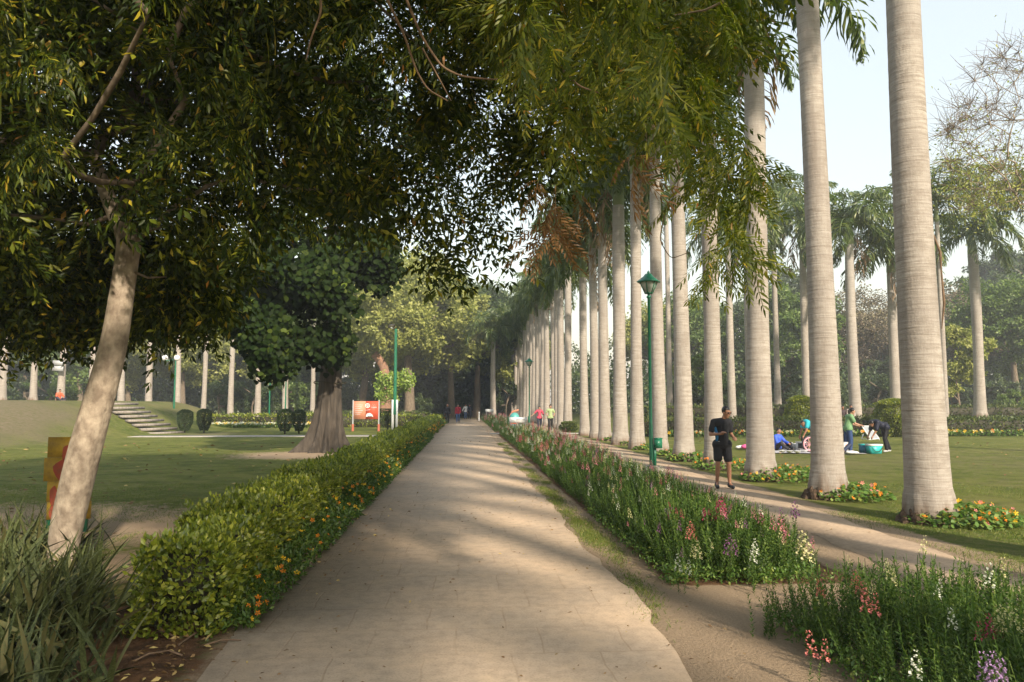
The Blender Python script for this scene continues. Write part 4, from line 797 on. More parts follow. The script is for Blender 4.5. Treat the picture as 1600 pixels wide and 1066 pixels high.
# second row closes the gaps
i = 0; nb_n = {}; ORD = ['first', 'second', 'third', 'fourth', 'fifth', 'sixth', 'seventh', 'eighth', 'ninth', 'tenth', 'eleventh', 'twelfth', 'thirteenth', 'fourteenth', 'fifteenth', 'sixteenth', 'seventeenth']
for px in range(-160, 1800, 62):
    k_ = ['dark', 'dark2', 'dark3', 'green3', 'olive3'][i % 5]; x_ = px+random.uniform(-14, 14); i += 1
    if 850 < px < 985: continue
    nb = 'palms of the avenue' if 980 < px < 1300 else ('path end' if 600 < px < 860 else ('right lawn' if px > 900 else 'left lawn'))
    far_tree(k_, x_, 122+random.uniform(-5, 8), 505+random.uniform(-25, 20), ORD[nb_n.setdefault(nb, 0)]+' from left, '+names[k_]+' backdrop tree behind the '+nb, 'trees of the far backdrop'); nb_n[nb] += 1; (0)
for k_, px, Y, top, lab in [('bush', 20, 78, 600, 'dark bush at the left edge behind the mound top'), ('bush_green', 75, 80, 598, 'tawny green bush between the first left palms'), ('bush', 345, 84, 598, 'rounded bush behind the far left palms'), ('bush', 395, 82, 600, 'bush between two far left palms'), ('bush_green', 460, 84, 590, 'green bush left of the buttressed trunk'), ('bush', 540, 86, 610, 'bush between the buttressed trunk and signboard'), ('bush', 655, 90, 618, 'low dark bush left of the path end'), ('bush', 700, 100, 612, 'dark bush at the path end behind the walkers'), ('bush', 745, 102, 600, 'dark bush closing the path end'), ('bush', 790, 95, 600, 'dark bush right of the lone far palm'), ('bush', 720, 108, 590, 'tall dark bush in the shade behind the far walkers'),('bush', 765, 108, 590, 'tall dark bush in the shade right of the far walkers'),
      ('bush', 1090, 62, 590, 'dark bush between the fifth and fourth trunks'), ('bush_green', 1145, 62, 600, 'green bush behind the jogger'), ('bush', 1225, 66, 590, 'dark bush left of the round shrub'), ('bush', 1305, 70, 600, 'dark bush behind the picnic'), ('bush', 1370, 72, 590, 'dark bush right of the straight white palm'), ('bush', 1560, 72, 590, 'dark bush beside the lone right palm'), ('bush_green', 1590, 60, 612, 'green bush at the right edge above the hedge'), ('bush', 1490, 74, 600, 'dark bush right of the biggest trunk')]:
    far_tree(k_, px, Y, top, lab, 'bushes beyond the hedges', 'bush')
for k_, px, Y, top, lab in [('thin', 1098, 58, 545, 'slender small tree with pale stem between the fifth and fourth trunks'), ('thin_olive', 1500, 58, 505, 'small conical tree with yellowish leaves right of the biggest trunk'), ('thin_olive', 1070, 64, 560, 'slender tree half hidden by the fifth trunk')]:
    far_tree(k_, px, Y, top, lab, 'slender young trees beyond the hedge')
# undergrowth that darkens the foot of the wood
def undergrowth(name, label, x0, x1, y0, y1, h, n, s=.35):
    P = np.stack([x0+rs.rand(n)*(x1-x0), y0+rs.rand(n)*(y1-y0), rs.rand(n)**.8], 1); P[:, 2] *= h*(1+.35*np.sin(P[:, 0]*.5)+.2*np.sin(P[:, 0]*1.7)); P[:, 2] += terrain(P[:, 0], P[:, 1])
    g = G(); L = rs.uniform(.6, 1.3, n)*s; g.inst(CARD_V, CARD_F, sc_leaf(basis(rs.randn(n, 3), None, rs.randn(n, 3)+[0, -1, .5]), L, L*.6), P); o = g.obj(name, [M['bg_b']]); tag(o, label, 'undergrowth', None, 'stuff')
undergrowth('undergrowth', 'dark undergrowth beneath the trees behind the left lawn', -110, -2, 98, 124, 6.0, 90000, .5)
undergrowth('undergrowth', 'dark undergrowth closing the end of the path', -11, 9, 104, 124, 11.0, 90000, .55)
undergrowth('undergrowth', 'dark undergrowth beneath the trees behind the right lawn', 12, 120, 78, 104, 5.0, 95000, .42)

# feathery grey tree at the upper right, half bare
def bare_tree():
    Y = 24; x = Xat(1760, Y); r = empty('bare_tree', (x, Y, 0)); tag(r, 'half-bare grey tree reaching its twigs in from the right edge above the lone palm', 'tree')
    g = G(); T = [(0, 0, -.2), (-.1, 0, 2), (-.3, 0, 4.2), (-.8, .2, 6.2), (-1.2, .3, 7.6)]; tr_ = [.36, .30, .26, .2, .14]; trunk_tube(g, T, tr_, 14); lim = G(); off = np.array([x, Y, 0])
    tg = []
    for _ in range(230):
        px = random.uniform(1478, 1900); lo = np.interp(px, [1478, 1500, 1540, 1600, 1900], [150, 130, 95, 60, 20]); hi = np.interp(px, [1478, 1500, 1600, 1900], [330, 335, 345, 330]); py = random.uniform(lo, hi)
        tg.append(np.array(dp(px, py, Y+random.uniform(-2.8, 2.8)))-off)
    forks = [np.array(dp(p_, q_, Y))-off for p_, q_ in ((1640, 300), (1590, 295), (1548, 300), (1520, 285), (1560, 255), (1552, 235))]
    L = grow(lim, T, tr_, forks+tg, .009, 2.3, 0, 6, .13); tw = G()
    for t_ in tg:
        for _ in range(13):
            d = rs.randn(3)*.42+[-.22, 0, .08]; tw.tube([t_, t_+d*.5+rs.randn(3)*.08, t_+d], [.009, .007, .004], 3)
    P = np.vstack([t_+rs.randn(80, 3)*.38 for t_ in tg]); py = proj(P+off)[1]; keep = rs.rand(len(P)) < np.clip((py-190)/110, .04, 1.0); P = P[keep]; L_ = rs.uniform(.06, .15, len(P))
    f = G(); f.inst(CARD_V, CARD_F, sc_leaf(basis(rs.randn(len(P), 3)+[0, 0, -.4], None, rs.randn(len(P), 3)), L_, L_*.5), P)
    g.obj('trunk', [M['bark']], r, True); lim.obj('limbs', [M['bark_lt']], r, True); tw.obj('twigs', [M['bark']], r); f.obj('foliage', [M['bg_a']], r)
bare_tree()
# lime-leaved sapling in front of the big yellow-green tree, and that tree's twisted reddish trunk
def lime_tree():
    Y = 62; x = Xat(617, Y); r = empty('small_tree', (x, Y, 0)); tag(r, 'small round tree with bright lime leaves behind the green floodlight pole', 'tree')
    g = G(); T = [(0, 0, -.1), (.05, 0, 1.), (0, 0, 2.2)]; trunk_tube(g, T, [.14, .1, .08], 10); lim = G(); C = [np.array([1.55*math.cos(a)*q, 1.3*math.sin(a)*q, 3.1+1.25*h_]) for a, q, h_ in zip(rs.rand(26)*6.28, rs.rand(26)**.5, rs.uniform(-.8, 1, 26))]
    grow(lim, T, [.14, .1, .08], C, .015, 2.3); P = np.vstack([c_+rdir(90)*rs.rand(90, 1)**.5*.5 for c_ in C]); L_ = rs.uniform(.16, .30, len(P)); f = G(); f.inst(LEAF_V, LEAF_F, sc_leaf(basis(rs.randn(len(P), 3)+[0, 0, -.6], None, rs.randn(len(P), 3)*.6+[0.2, -.8, .6]), L_, L_*.6), P)
    g.obj('trunk', [M['bark_red']], r, True); lim.obj('limbs', [M['bark']], r, True); f.obj('foliage', [M['lime']], r)
    Y = 72; x = Xat(604, Y); r = empty('tree', (x, Y, 0)); tag(r, 'yellow-green tree on a thick twisted reddish trunk behind the small lime tree', 'tree', 'trees beyond the lawns'); g = G()
    a = lambda px, py: tuple(np.array(dp(px, py, Y))-np.array([x, Y, 0])); trunk_tube(g, [a(604, 668), a(602, 640), a(603, 615), a(603, 590), a(600, 573), a(593, 562), a(585, 553)], [.80, .6, .5, .45, .42, .40, .38], 14, 0, .1); g.obj('trunk', [M['bark_red']], r, True); c_ = link_mesh('crown', KINDS['olive2'][2], r); c_.location = (-1.2, .5, 2.6); c_.scale = (.95, .95, .95)
lime_tree()

# ------------------------------------------------------------------ topiary, low hedges and shrubs
def topiary(px, Y, top, w_, label, boxy=False, round_=False, leaf='topiary', grp='clipped topiary shrubs', n=5000, s=.07, cat='topiary'):
    x = Xat(px, Y); z0 = float(terrain(x, Y)); H = dp(px, top, Y).z-z0; r = empty('topiary' if cat == 'topiary' else 'shrub', (x, Y, z0)); tag(r, label, cat, grp)
    rad = w_/F*Y/2; u = rs.rand(n); a = rs.rand(n)*6.283
    zc = .12+u*(1-.12) if not round_ else u
    if boxy: prof = np.full(n, 1.0)
    elif round_: prof = np.sqrt(np.clip(1-(2*zc-.95)**2*.9, .08, 1))
    else: prof = np.clip(.45+.75*np.clip((zc-.1)/.5, 0, 1), 0, 1)*np.sqrt(np.clip((1.02-zc)/.14, 0, 1))
    c_, s_ = np.cos(a), np.sin(a)
    if boxy: k_ = 1/np.maximum(np.abs(c_), np.abs(s_)); c_, s_ = c_*k_, s_*k_
    q = np.ones(n)*(1-rs.rand(n)**2*.12); top_ = rs.rand(n) < .2; zc = np.where(top_ & (boxy), 1.0, zc); q = np.where(top_, rs.rand(n)**.5, q)
    if not boxy: zc = np.where(top_, zc*0+np.sqrt(np.clip(1-q**2*.25, 0, 1)), zc); prof = np.where(top_, .9, prof)
    if round_: lump = 1+.10*np.sin(a*4+zc*6)+.06*np.sin(a*9-zc*9); q = q*lump
    P = np.stack([rad*q*prof*c_, rad*q*prof*s_, zc*H], 1); nv = np.stack([c_, s_, np.where(top_, 1.5, .2)], 1); L_ = rs.uniform(.7, 1.3, n)*s
    f = G(); f.inst(LEAF_V, LEAF_F, sc_leaf(basis(nv+rs.randn(n, 3)*.7, None, rs.randn(n, 3)+nv), L_, L_*.6), P); f.obj('foliage', [M[leaf]], r)
    g = G(); g.tube([(0, 0, -.05), (.02, 0, H*.5), (0, 0, H*.8)], [.05, .05, .03], 8)
    for i in range(14): a_ = random.uniform(0, 6.28); g.tube([(0, 0, H*.3), (rad*.4*math.cos(a_), rad*.4*math.sin(a_), H*.55), (rad*.75*math.cos(a_), rad*.75*math.sin(a_), H*random.uniform(.5, .85))], [.03, .02, .008], 4)
    for i in range(1): pass
    g.obj('stem', [M['core']], r)
topiary(290, 47, 641, 21, 'dark cone-shaped topiary shrub nearest the stair, left one of its pair'); topiary(320, 47, 640, 20, 'dark cone-shaped topiary shrub, right one of the pair beside the stair')
topiary(446, 45, 640, 22, 'dark cone-shaped topiary shrub left of its twin by the buttressed trunk'); topiary(468, 45.5, 641, 18, 'dark cone-shaped topiary shrub touching the buttressed trunk outline')
topiary(606, 50.5, 640, 25, 'dark box-shaped clipped shrub at the foot of the green floodlight pole', boxy=True)
topiary(1251, 42, 620, 44, 'big round green shrub rising above the right hedge behind the picnic', round_=True, leaf='hedge', grp='round shrubs on the right lawn', n=8000, s=.11, cat='shrub')
topiary(1398, 39.0, 625, 60, 'biggest round green shrub standing left of the nearest big trunk', round_=True, leaf='hedge', grp='round shrubs on the right lawn', n=11000, s=.11, cat='shrub')
topiary(888, 47.5, 660, 26, 'low olive bush between the far palm trunks behind the walking pair', round_=True, leaf='hedge_dk', grp='round shrubs on the right lawn', n=3000, s=.10, cat='shrub')
topiary(1595, 62, 615, 60, 'green rounded shrub at the far right edge above the hedge', round_=True, leaf='hedge', grp='round shrubs on the right lawn', n=5000, s=.14, cat='shrub')
def low_hedge(label, x0, x1, y0, y1, h, leaf, dens=140, s=.16, col_='core', faces='tlrf'):
    zb = float(terrain((x0+x1)/2, y0)); r = empty('low_hedge', ((x0+x1)/2, (y0+y1)/2, 0)); tag(r, label, 'hedge', 'low clipped hedges round the lawns'); g = G(); hedge_fill(g, x0, x1, y0, y1, h, dens, s, random.random()*9, .05, faces, zb); f = g.obj('foliage', [M[leaf]], r); f.location = -r.location
    g = G(); g.box(x0+.15, x1-.15, y0+.14, y1-.14, .05+zb, h-.14+zb); c_ = g.obj('stems', [M['core']], r); c_.location = -r.location  # one dark box, no stems: imitates shade between the leaves
low_hedge('long low clipped hedge behind the picnic on the right lawn', 9.6, 62, 39.9, 41.6, .98, 'hedge_dk', 110, .15)
low_hedge('second low hedge further back on the right, under the trees', 14, 70, 56, 57.5, .9, 'hedge_dk', 60, .2)
low_hedge('low yellowish hedge along the back of the left lawn', -19.5, -3.2, 57.6, 58.8, .95, 'hedge', 90, .16)
low_hedge('low hedge beyond the signboard near the path end', -15, -2.9, 66.5, 67.5, 1.1, 'hedge_dk', 90, .18)
def far_flowers(name, label, x0, x1, y, n, cols, h=.3, nf=300):
    P = np.stack([x0+rs.rand(n)*(x1-x0), y+rs.rand(n)*.9, rs.rand(n)*h], 1); g = G(); g.inst(LEAF_V, LEAF_F, sc_leaf(basis(rdir(n, .6)), np.full(n, .16), np.full(n, .09)), P, 0)
    Q = np.stack([x0+rs.rand(nf)*(x1-x0), y+rs.rand(nf)*.7, h*rs.uniform(.8, 1.15, nf)], 1); g.inst(FV, FF, basis(rdir(nf), None, np.tile([0, -1, .8], (nf, 1)))*rs.uniform(.05, .1, nf)[:, None, None], Q, 1+rs.randint(0, len(cols), nf))
    tag(g.obj(name, [M['nast']]+cols), label, 'flower border', None, 'stuff')
far_flowers('flower_border', 'white flower border in front of the far left hedge', -19.5, -9.5, 56.4, 2200, [M['f_white'], M['f_white'], M['f_cream'], M['f_yellow']], .35, 500)
far_flowers('flower_border', 'yellow-green flowering border at the foot of the right hedge', 10, 60, 38.9, 5500, [M['f_yellow'], M['f_orange'], M['f_cream']], .3, 260)

# ------------------------------------------------------------------ spiky plants and litter at the lower left
def blades(cx, cy, n, Lm, spread, label, lean=(0, 0), seed=1):
    rs.seed(seed); r = empty('spiky_plant', (cx, cy, 0)); tag(r, label, 'spiky plant', 'clumps of sword-leaved plants'); g = G(); ns = 7
    for i in range(n):
        a = rs.rand()*6.283; b = np.array([rs.randn()*spread, rs.randn()*spread*.8, 0]); L = Lm*rs.uniform(.55, 1.1); e = rs.uniform(.15, 1.35); d = np.array([math.cos(a)+lean[0]*.8, math.sin(a)+lean[1]*.8, 0.]); d /= np.linalg.norm(d)+1e-6; W = rs.uniform(.015, .026); P = []; p = b.copy(); ee = math.pi/2-e*.75; st = L/(ns-1)
        for k_ in range(ns): P.append(p.copy()); p = p+st*(d*math.cos(ee)+np.array([0, 0, 1])*math.sin(ee)); ee -= .03+.09*e*rs.uniform(.4, 1.2); p[2] = max(p[2], .015)
        P = np.array(P); tw_ = rs.randn()*.5; side = np.array([-d[1], d[0], 0])*math.cos(tw_)+np.array([0, 0, 1])*math.sin(tw_); u = np.linspace(0, 1, ns); wv = W*np.minimum(1, (1-u)*2.1)**.9*(.6+.4*np.minimum(u*4, 1)); wv[-1] = .0006
        up = np.cross(side, d+1e-3); up /= np.linalg.norm(up)+1e-6; V = np.concatenate([P+side*wv[:, None], P-up*wv[:, None]*.35, P-side*wv[:, None]])
        g.add(V, [q for j in range(ns-1) for q in ([j, j+1, ns+j+1, ns+j], [ns+j, ns+j+1, 2*ns+j+1, 2*ns+j])])
    g.obj('blades', [M['sword']], r)
m, t, out = newmat('sword_leaf'); n1 = noise(t, coord(t, 'obj'), 9, 4); n2 = noise(t, coord(t, 'obj'), 70, 3, .7); g_ = t.nodes.new('ShaderNodeNewGeometry')
c = ramp(t, g_.outputs['Random Per Island'], [(0, (.022, .034, .010)), (.7, (.05, .062, .018)), (1, (.16, .13, .05))]); c = mix(t, ramp(t, n2, [(.42, 0.), (.62, .75)]), c, (.11, .125, .045)); c = mix(t, ramp(t, n1, [(.55, 0.), (.75, .5)]), c, (.04, .05, .015)); finish(t, out, c, .6, n2, .1, .003, .2); M['sword'] = m
for i, (px, py, n, L, sp_, lab, ln) in enumerate([(20, 905, 120, .85, .35, 'spiky clump at the left edge, upright and darkest, behind the others', (0, 0)), (60, 1010, 150, .80, .26, 'large arching spiky clump in front of the leaning trunk', (.15, -.1)), (-30, 1010, 120, .9, .35, 'spiky clump cut by the left edge of the photo', (.1, 0)), (120, 930, 60, .62, .12, 'small dark spiky clump right of the leaning trunk', (.15, .2)), (20, 1110, 120, .62, .26, 'low spiky clump filling the bottom left corner', (.1, 0)), (60, 870, 60, .7, .25, 'spiky clump just left of the leaning trunk foot', (0, 0))]):
    p = gp(px, py); blades(p.x, p.y, int(n*1.3), L, sp_, lab, ln, 300+i)
rs.seed(33); random.seed(33)
def litter(name, label, spots, s=.035, m_='fallen'):
    g = G()
    for (x0, x1, y0, y1, n, zz) in spots:
        P = np.stack([x0+rs.rand(n)*(x1-x0), y0+rs.rand(n)*(y1-y0), np.zeros(n)], 1); P[:, 2] = terrain(P[:, 0], P[:, 1])+zz+rs.rand(n)*.012; D = rdir(n, 0, .15); up = np.tile([0, 0, 1.], (n, 1))+rs.randn(n, 3)*.45; L = rs.uniform(.6, 1.5, n)*s*(1+.06*np.maximum(P[:, 1]-5, 0)); g.inst(LEAF_V, LEAF_F, sc_leaf(basis(D, None, up), L, L*.42), P)
    tag(g.obj(name, [M[m_]]), label, 'fallen leaves', None, 'stuff')
litter('fallen_leaves', 'brown leaves fallen on the bare soil by the spiky plants and under the hedge', [(-4.6, -1.8, 3.2, 7.5, 700, .012), (-2.2, -1.75, 4.4, 7, 120, .012)], .05)
litter('fallen_leaves', 'dry leaves and scraps scattered over the paved path', [(-1.6, 1.5, 4, 14, 190, .018), (-1.7, -1.1, 4, 14, 110, .018), (-1.6, 1.5, 14, 40, 90, .018), (1.2, 2.1, 4, 20, 170, .018), (4.6, 5.6, 5, 20, 60, .016)], .03)
litter('fallen_leaves', 'yellow leaves scattered over the shaded left lawn', [(-18, -3, 9, 34, 420, .02), (-13, -3, 12, 22, 160, .02)], .055)
litter('fallen_leaves', 'few pale leaves scattered over the right lawn', [(7.5, 26, 12, 38, 110, .02)], .05)
g = G()
for _ in range(9):
    p = gp(random.uniform(200, 330), random.uniform(930, 1040)); a = random.uniform(0, 3.1); L = random.uniform(.15, .5); g = G(); g.tube([(0, 0, .015), (L*.5*math.cos(a), L*.5*math.sin(a), .04), (L*math.cos(a), L*math.sin(a), .02)], [.008, .007, .004], 6, 0, True); o = g.obj('fallen_twig', [M['twig']], None, True); o.location = (p.x, p.y, 0)
    tag(o, 'dry brown twig lying on the reddish soil beside the hedge end', 'twig', 'twigs on the soil by the hedge end')
def grass(name, label, spots, s=.05, m_='grass'):
    g = G(); BV = np.array([[0, .5, 0], [0, -.5, 0], [.6, .3, .0], [.6, -.3, 0], [1, 0, 0]]); BF = np.array([[0, 1, 3], [0, 3, 2], [2, 3, 4]])
    for (x0, x1, y0, y1, n, sh) in spots:
        P = np.stack([x0+rs.rand(n)*(x1-x0), y0+rs.rand(n)*(y1-y0), np.zeros(n)], 1)
        if sh == 'tuft':
            k_ = max(4, n//260); C = np.stack([x0+rs.rand(k_)*(x1-x0), y0+rs.rand(k_)*(y1-y0), np.zeros(k_)], 1); P = C[rs.randint(0, k_, n)]+rs.randn(n, 3)*[.07, .26, 0]; P[:, 2] = 0
        elif sh == 'mask': P = P[np.sin(P[:, 0]*1.9+np.sin(P[:, 1]*1.3)*1.5)+np.sin(P[:, 1]*1.1+P[:, 0])*.8+rs.randn(len(P))*.5 > -.7]
        n_ = len(P); P[:, 2] = terrain(P[:, 0], P[:, 1]); D = rs.randn(n_, 3)*.55+[0, 0, .8]; L = rs.uniform(.5, 1.2, n_)*s; g.inst(BV, BF, sc_leaf(basis(D, rs.rand(n_)*6.28), L, np.full(n_, .006)), P)
    tag(g.obj(name, [M[m_]]), label, 'grass', None, 'stuff')
grass('grass', 'thin tufts of grass on the earth edge of the paved path', [(1.62, 1.86, 8.5, 16, 9000, 'tuft'), (1.6, 1.9, 16, 34, 7000, 'tuft'), (1.55, 1.75, 6, 9, 900, 'tuft')], .045)
grass('grass', 'short mown grass of the right lawn near the biggest palms', [(5.75, 9, 6.8, 12, 26000, 'mask'), (7.2, 14, 9, 16, 34000, 'mask')], .035)
grass('grass', 'short grass on the left lawn behind the leaning trunk', [(-11, -2.9, 11.5, 17, 26000, 'mask'), (-6, -2.9, 8, 11.5, 5000, 'tuft')], .035)

# ------------------------------------------------------------------ stair on the mound
st = empty('garden_stair', (0, 0, 0)); tag(st, 'flight of pale stone steps climbing the side of the grassy mound', 'stair')
n = 8; A = np.array(gp(258, 678)); Bx, By = Xat(186, 47.5), 47.5
for i in range(n):
    u = i/(n-1); x = A[0]+(Bx-A[0])*u; yv = A[1]+(By-A[1])*u; z = max(float(terrain(x, yv)), 1.75*u)+.03; g = G(); dx, dy = Bx-A[0], By-A[1]; L = math.hypot(dx, dy); nx_, ny_ = -dy/L, dx/L
    g.bar((x-nx_*1.25, yv-ny_*1.25, z), (x+nx_*1.25, yv+ny_*1.25, z), .42, .15); g.obj('step', [M['concrete']], st)

# ------------------------------------------------------------------ park furniture
def lamp_post(px, Y, top, label, basepy=None, box_=True, group='green lamp posts with lantern heads'):
    x = Xat(px, Y) if basepy is None else gp(px, basepy).x; H = dp(px, top, Y).z; r = empty('lamp_post', (x, Y, 0)); tag(r, label, 'lamp post', group)
    hs = H-.62
    g = G(); g.lathe([(.05, .1), (.05, 1.2), (.042, 1.25), (.038, hs-.05), (.06, hs-.04), (.06, hs), (.035, hs+.02), (.035, hs+.08)], 14); g.obj('pole', [M['green_metal']], r, True)
    g = G(); g.box(-.17, .17, -.17, .17, -.05, .14); g.box(-.13, .13, -.13, .13, .14, .17); g.obj('base_block', [M['concrete']], r)
    if box_: g = G(); g.box(.055, .125, -.04, .04, .12, .72); g.obj('cable_pipe', [M['green_metal']], r); g = G(); g.box(.07, .26, -.13, .02, .62, .86); g.box(.06, .27, -.14, .03, .86, .885); g.obj('switch_box', [M['green_metal']], r)
    # hexagonal lantern, wide at the top, under a flared roof
    z0 = hs+.08; z1 = z0+.30; g = G(); g.lathe([(.02, z0), (.10, z0), (.235, z1)], 6); L = g.obj('lantern_glass', [M['lamp_glass']], r)
    g = G()
    for k_ in range(6): a = k_*math.pi/3; g.bar((.102*math.cos(a), .102*math.sin(a), z0), (.238*math.cos(a), .238*math.sin(a), z1), .02, .02)
    for k_ in range(6):
        a, b_ = k_*math.pi/3, (k_+1)*math.pi/3
        for q, z in ((.105, z0), (.238, z1)): g.bar((q*math.cos(a), q*math.sin(a), z), (q*math.cos(b_), q*math.sin(b_), z), .022, .022)
    g.obj('lantern_frame', [M['green_metal']], r)
    g = G(); g.lathe([(.235, z1-.005), (.32, z1-.01), (.325, z1+.01), (.22, z1+.085), (.13, z1+.16), (.085, z1+.22), (.03, z1+.235), (.04, z1+.255), (.03, z1+.28), (.008, z1+.30), (.001, z1+.33)], 6); g.obj('lantern_roof', [M['green_metal']], r)
    return r
p = gp(1018, 738); lamp_post(1018, p.y, 427, 'nearest green lantern post standing between the flower bed and the earth path', 738)
lamp_post(827, 52, 560, 'far green lantern post beside the distant walking pair', box_=False)
def globe_lamp(px, Y, top, label, globes=2):
    x = Xat(px, Y); z0 = float(terrain(x, Y)); H = dp(px, top, Y).z-z0; r = empty('lamp_post', (x, Y, z0)); tag(r, label, 'lamp post', 'thin green poles on the left'); g = G(); g.tube([(0, 0, -.05), (0, 0, H)], [.07, .05], 8, 0, True)
    if globes: g.tube([(-.75, 0, H-.1), (0, 0, H), (.1, 0, H)], .03, 6)
    g.obj('pole', [M['green_metal']], r, True)
    if globes:
        for dx in (-.78, .08)[:globes]: g = G(); g.ball((dx, 0, H+.12), .22); g.obj('globe', [M['globe']], r, True)
globe_lamp(272, 56, 562, 'thin green lamp pole with two white globes right of the leaning trunk')
globe_lamp(421, 62, 590, 'thin green pole between the far left palms, without globes', 0)
globe_lamp(446, 66, 588, 'second thin green pole nearest the buttressed trunk', 0)
# floodlight pole
Y = 48.6; x = Xat(617, Y); r = empty('floodlight_pole', (x, Y, 0)); tag(r, 'tall green floodlight pole on pale concrete supports beside the red signboard', 'floodlight pole')
H = dp(617, 514, Y).z; g = G(); g.tube([(0, 0, 1.1), (0, 0, H)], [.115, .09], 12, 0, True); g.obj('pole', [M['green_metal']], r, True)
for dx in (-.13, .13): g = G(); g.box(dx-.07, dx+.07, -.07, .07, -.05, 2.05); g.obj('concrete_support', [M['white']], r)
g = G(); g.bar((0, 0, H-.05), (-.30, -.1, H+.18), .06, .06); g.bar((-.35, -.25, H+.10), (-.2, .15, H+.26), .32, .16); g.obj('floodlight', [M['core']], r)
g = G(); g.bar((-.32, -.27, H+.06), (-.22, -.2, H-.02), .2, .05); g.obj('lens', [M['lamp_glass']], r)
# red signboard
Y = 49.5; x = Xat(572, Y); r = empty('signboard', (x, Y, 0)); tag(r, 'orange-red information signboard on two posts right of the buttressed trunk', 'signboard')
M['sign_red'] = flat('sign_red', (.62, .10, .05), .5); M['sign_orange'] = flat('sign_orange', (.66, .27, .16), .5); M['rust'] = flat('rusty_post', (.45, .14, .08), .6); M['steel'] = flat('grey_steel', (.42, .42, .42), .5, .4)
w_ = .80; z0, z1 = dp(572, 655, Y).z, dp(572, 627, Y).z
g = G(); g.box(-w_*.02, w_, -.02, .02, z0, z1, 0); g.box(-w_, -w_*.02, -.02, .02, z0, z1, 1); g.obj('panel', [M['sign_red'], M['sign_orange']], r)
for s_ in (-1, 1):
    g = G(); g.tube([(s_*(w_+.04), 0, .45), (s_*(w_+.04), 0, z1+.08)], .045, 8, 0, True); g.tube([(s_*(w_+.04), 0, -.02), (s_*(w_+.04), 0, .46)], .085, 8, 1, True); g.obj('post', [M['steel'], M['rust']], r, True)
def text_obj(body, size, mat_, parent, loc, rotx=math.pi/2, rotz=0, name='lettering', ext=.002, align='CENTER'):
    cu = bpy.data.curves.new(name, 'FONT'); cu.body = body; cu.size = size; cu.extrude = ext; cu.align_x = align; cu.align_y = 'CENTER'; t_ = bpy.data.objects.new('tmp', cu); col.objects.link(t_)
    bpy.context.view_layer.update(); me_ = bpy.data.meshes.new_from_object(t_.evaluated_get(bpy.context.evaluated_depsgraph_get())); bpy.data.objects.remove(t_); me_.materials.clear(); me_.materials.append(mat_)
    o = link_mesh(name, me_, parent); o.location = loc; o.rotation_euler = (rotx, 0, rotz); return o
g = G()
def disc(g, cx, cz, r0, r1, m=0, y=-.026, k=24, sx=1):
    V = []; 
    for r_ in (r0, r1): V += [(cx+sx*r_*math.cos(a), y, cz+r_*math.sin(a)) for a in np.arange(k)*2*math.pi/k]
    g.add(V, [[i, (i+1) % k, k+(i+1) % k, k+i] for i in range(k)], m)
zc = (z0+z1)/2; hh = (z1-z0)
disc(g, .10, z1-.29, .11, .155); disc(g, .10, z1-.29, .03, .07); 
for k_ in range(8): a = k_*math.pi/4; g.bar((.10+.07*math.cos(a), -.026, z1-.29+.07*math.sin(a)), (.10+.11*math.cos(a), -.026, z1-.29+.11*math.sin(a)), .012, .004)
for dx in (.36, .48, .60): g.bar((dx, -.026, z1-.33), (dx+.07, -.026, z1-.22), .03, .004)
g.bar((.32, -.027, z1-.40), (.70, -.027, z1-.40), .004, .03); g.bar((-.05, -.026, zc-.02), (.28, -.026, zc+.03), .004, .025)
g.add([(0, -.026, z0+.16), (.48, -.026, z0+.16), (.40, -.026, z0+.32), (.25, -.026, z0+.40), (.06, -.026, z0+.36)], [[0, 1, 2], [0, 2, 3], [0, 3, 4]])
for q in range(6): g.bar((-.72, -.026, z1-.25-q*.12), (-.20-(q % 3)*.08, -.026, z1-.25-q*.12), .004, .022)
g.obj('emblem', [M['white']], r); g = G(); g.add([(.10, -.029, z0+.13), (.44, -.029, z0+.13), (.38, -.029, z0+.19), (.12, -.029, z0+.19)], [[0, 1, 2, 3]]); g.obj('print', [M['core']], r)
# litter bins with a white notice beside the path
Y = 43.8; x = Xat(809, Y); r = empty('litter_bin', (x, Y, 0)); tag(r, 'litter bin with teal domed lid and white notice standing in the flower strip', 'litter bin'); M['teal'] = flat('teal_plastic', (.10, .40, .36), .4, .5); M['bin_blue'] = flat('bin_blue', (.05, .25, .40), .5)
g = G(); g.lathe([(.22, .05), (.25, .15), (.27, .85), (.28, .9)], 18, 0, (-.2, 0, 0)); g.obj('body', [M['white']], r, True); g = G(); g.lathe([(.29, .9), (.30, .95), (.27, 1.1), (.18, 1.22), (.02, 1.28)], 18, 0, (-.2, 0, 0)); g.obj('lid', [M['teal']], r, True)
g = G(); g.lathe([(.2, .05), (.24, .8), (.25, .85)], 18, 0, (.28, .05, 0)); g.obj('body', [M['white']], r, True)
for dx in (-.56, .62): g = G(); g.tube([(dx, 0, 0), (dx, 0, 1.05)], .03, 8, 0, True); g.obj('post', [M['green_metal']], r, True)
g = G(); g.box(-.52, .52, -.33, -.30, .68, 1.0); g.obj('notice', [M['white']], r); g = G(); g.box(-.44, -.08, -.315, -.285, .30, .60, 0); g.box(-.44, -.08, -.318, -.285, .60, .665, 1); g.obj('painted_panel', [M['bin_blue'], M['sign_red']], r)
g = G(); 
for q, (a, b_) in enumerate([(-.40, -.22), (-.12, .4)]): g.box(a, b_, -.336, -.330, .80+.03*q, .86+.03*q)
g.obj('print', [M['steel']], r)
g = G(); g.tube([(-.5, .1, 1.0), (-.3, .0, 1.32), (.05, 0, 1.42)], [.05, .08, .05], 8, 0, True); g.obj('wrapper', [M['sign_orange']], r, True)
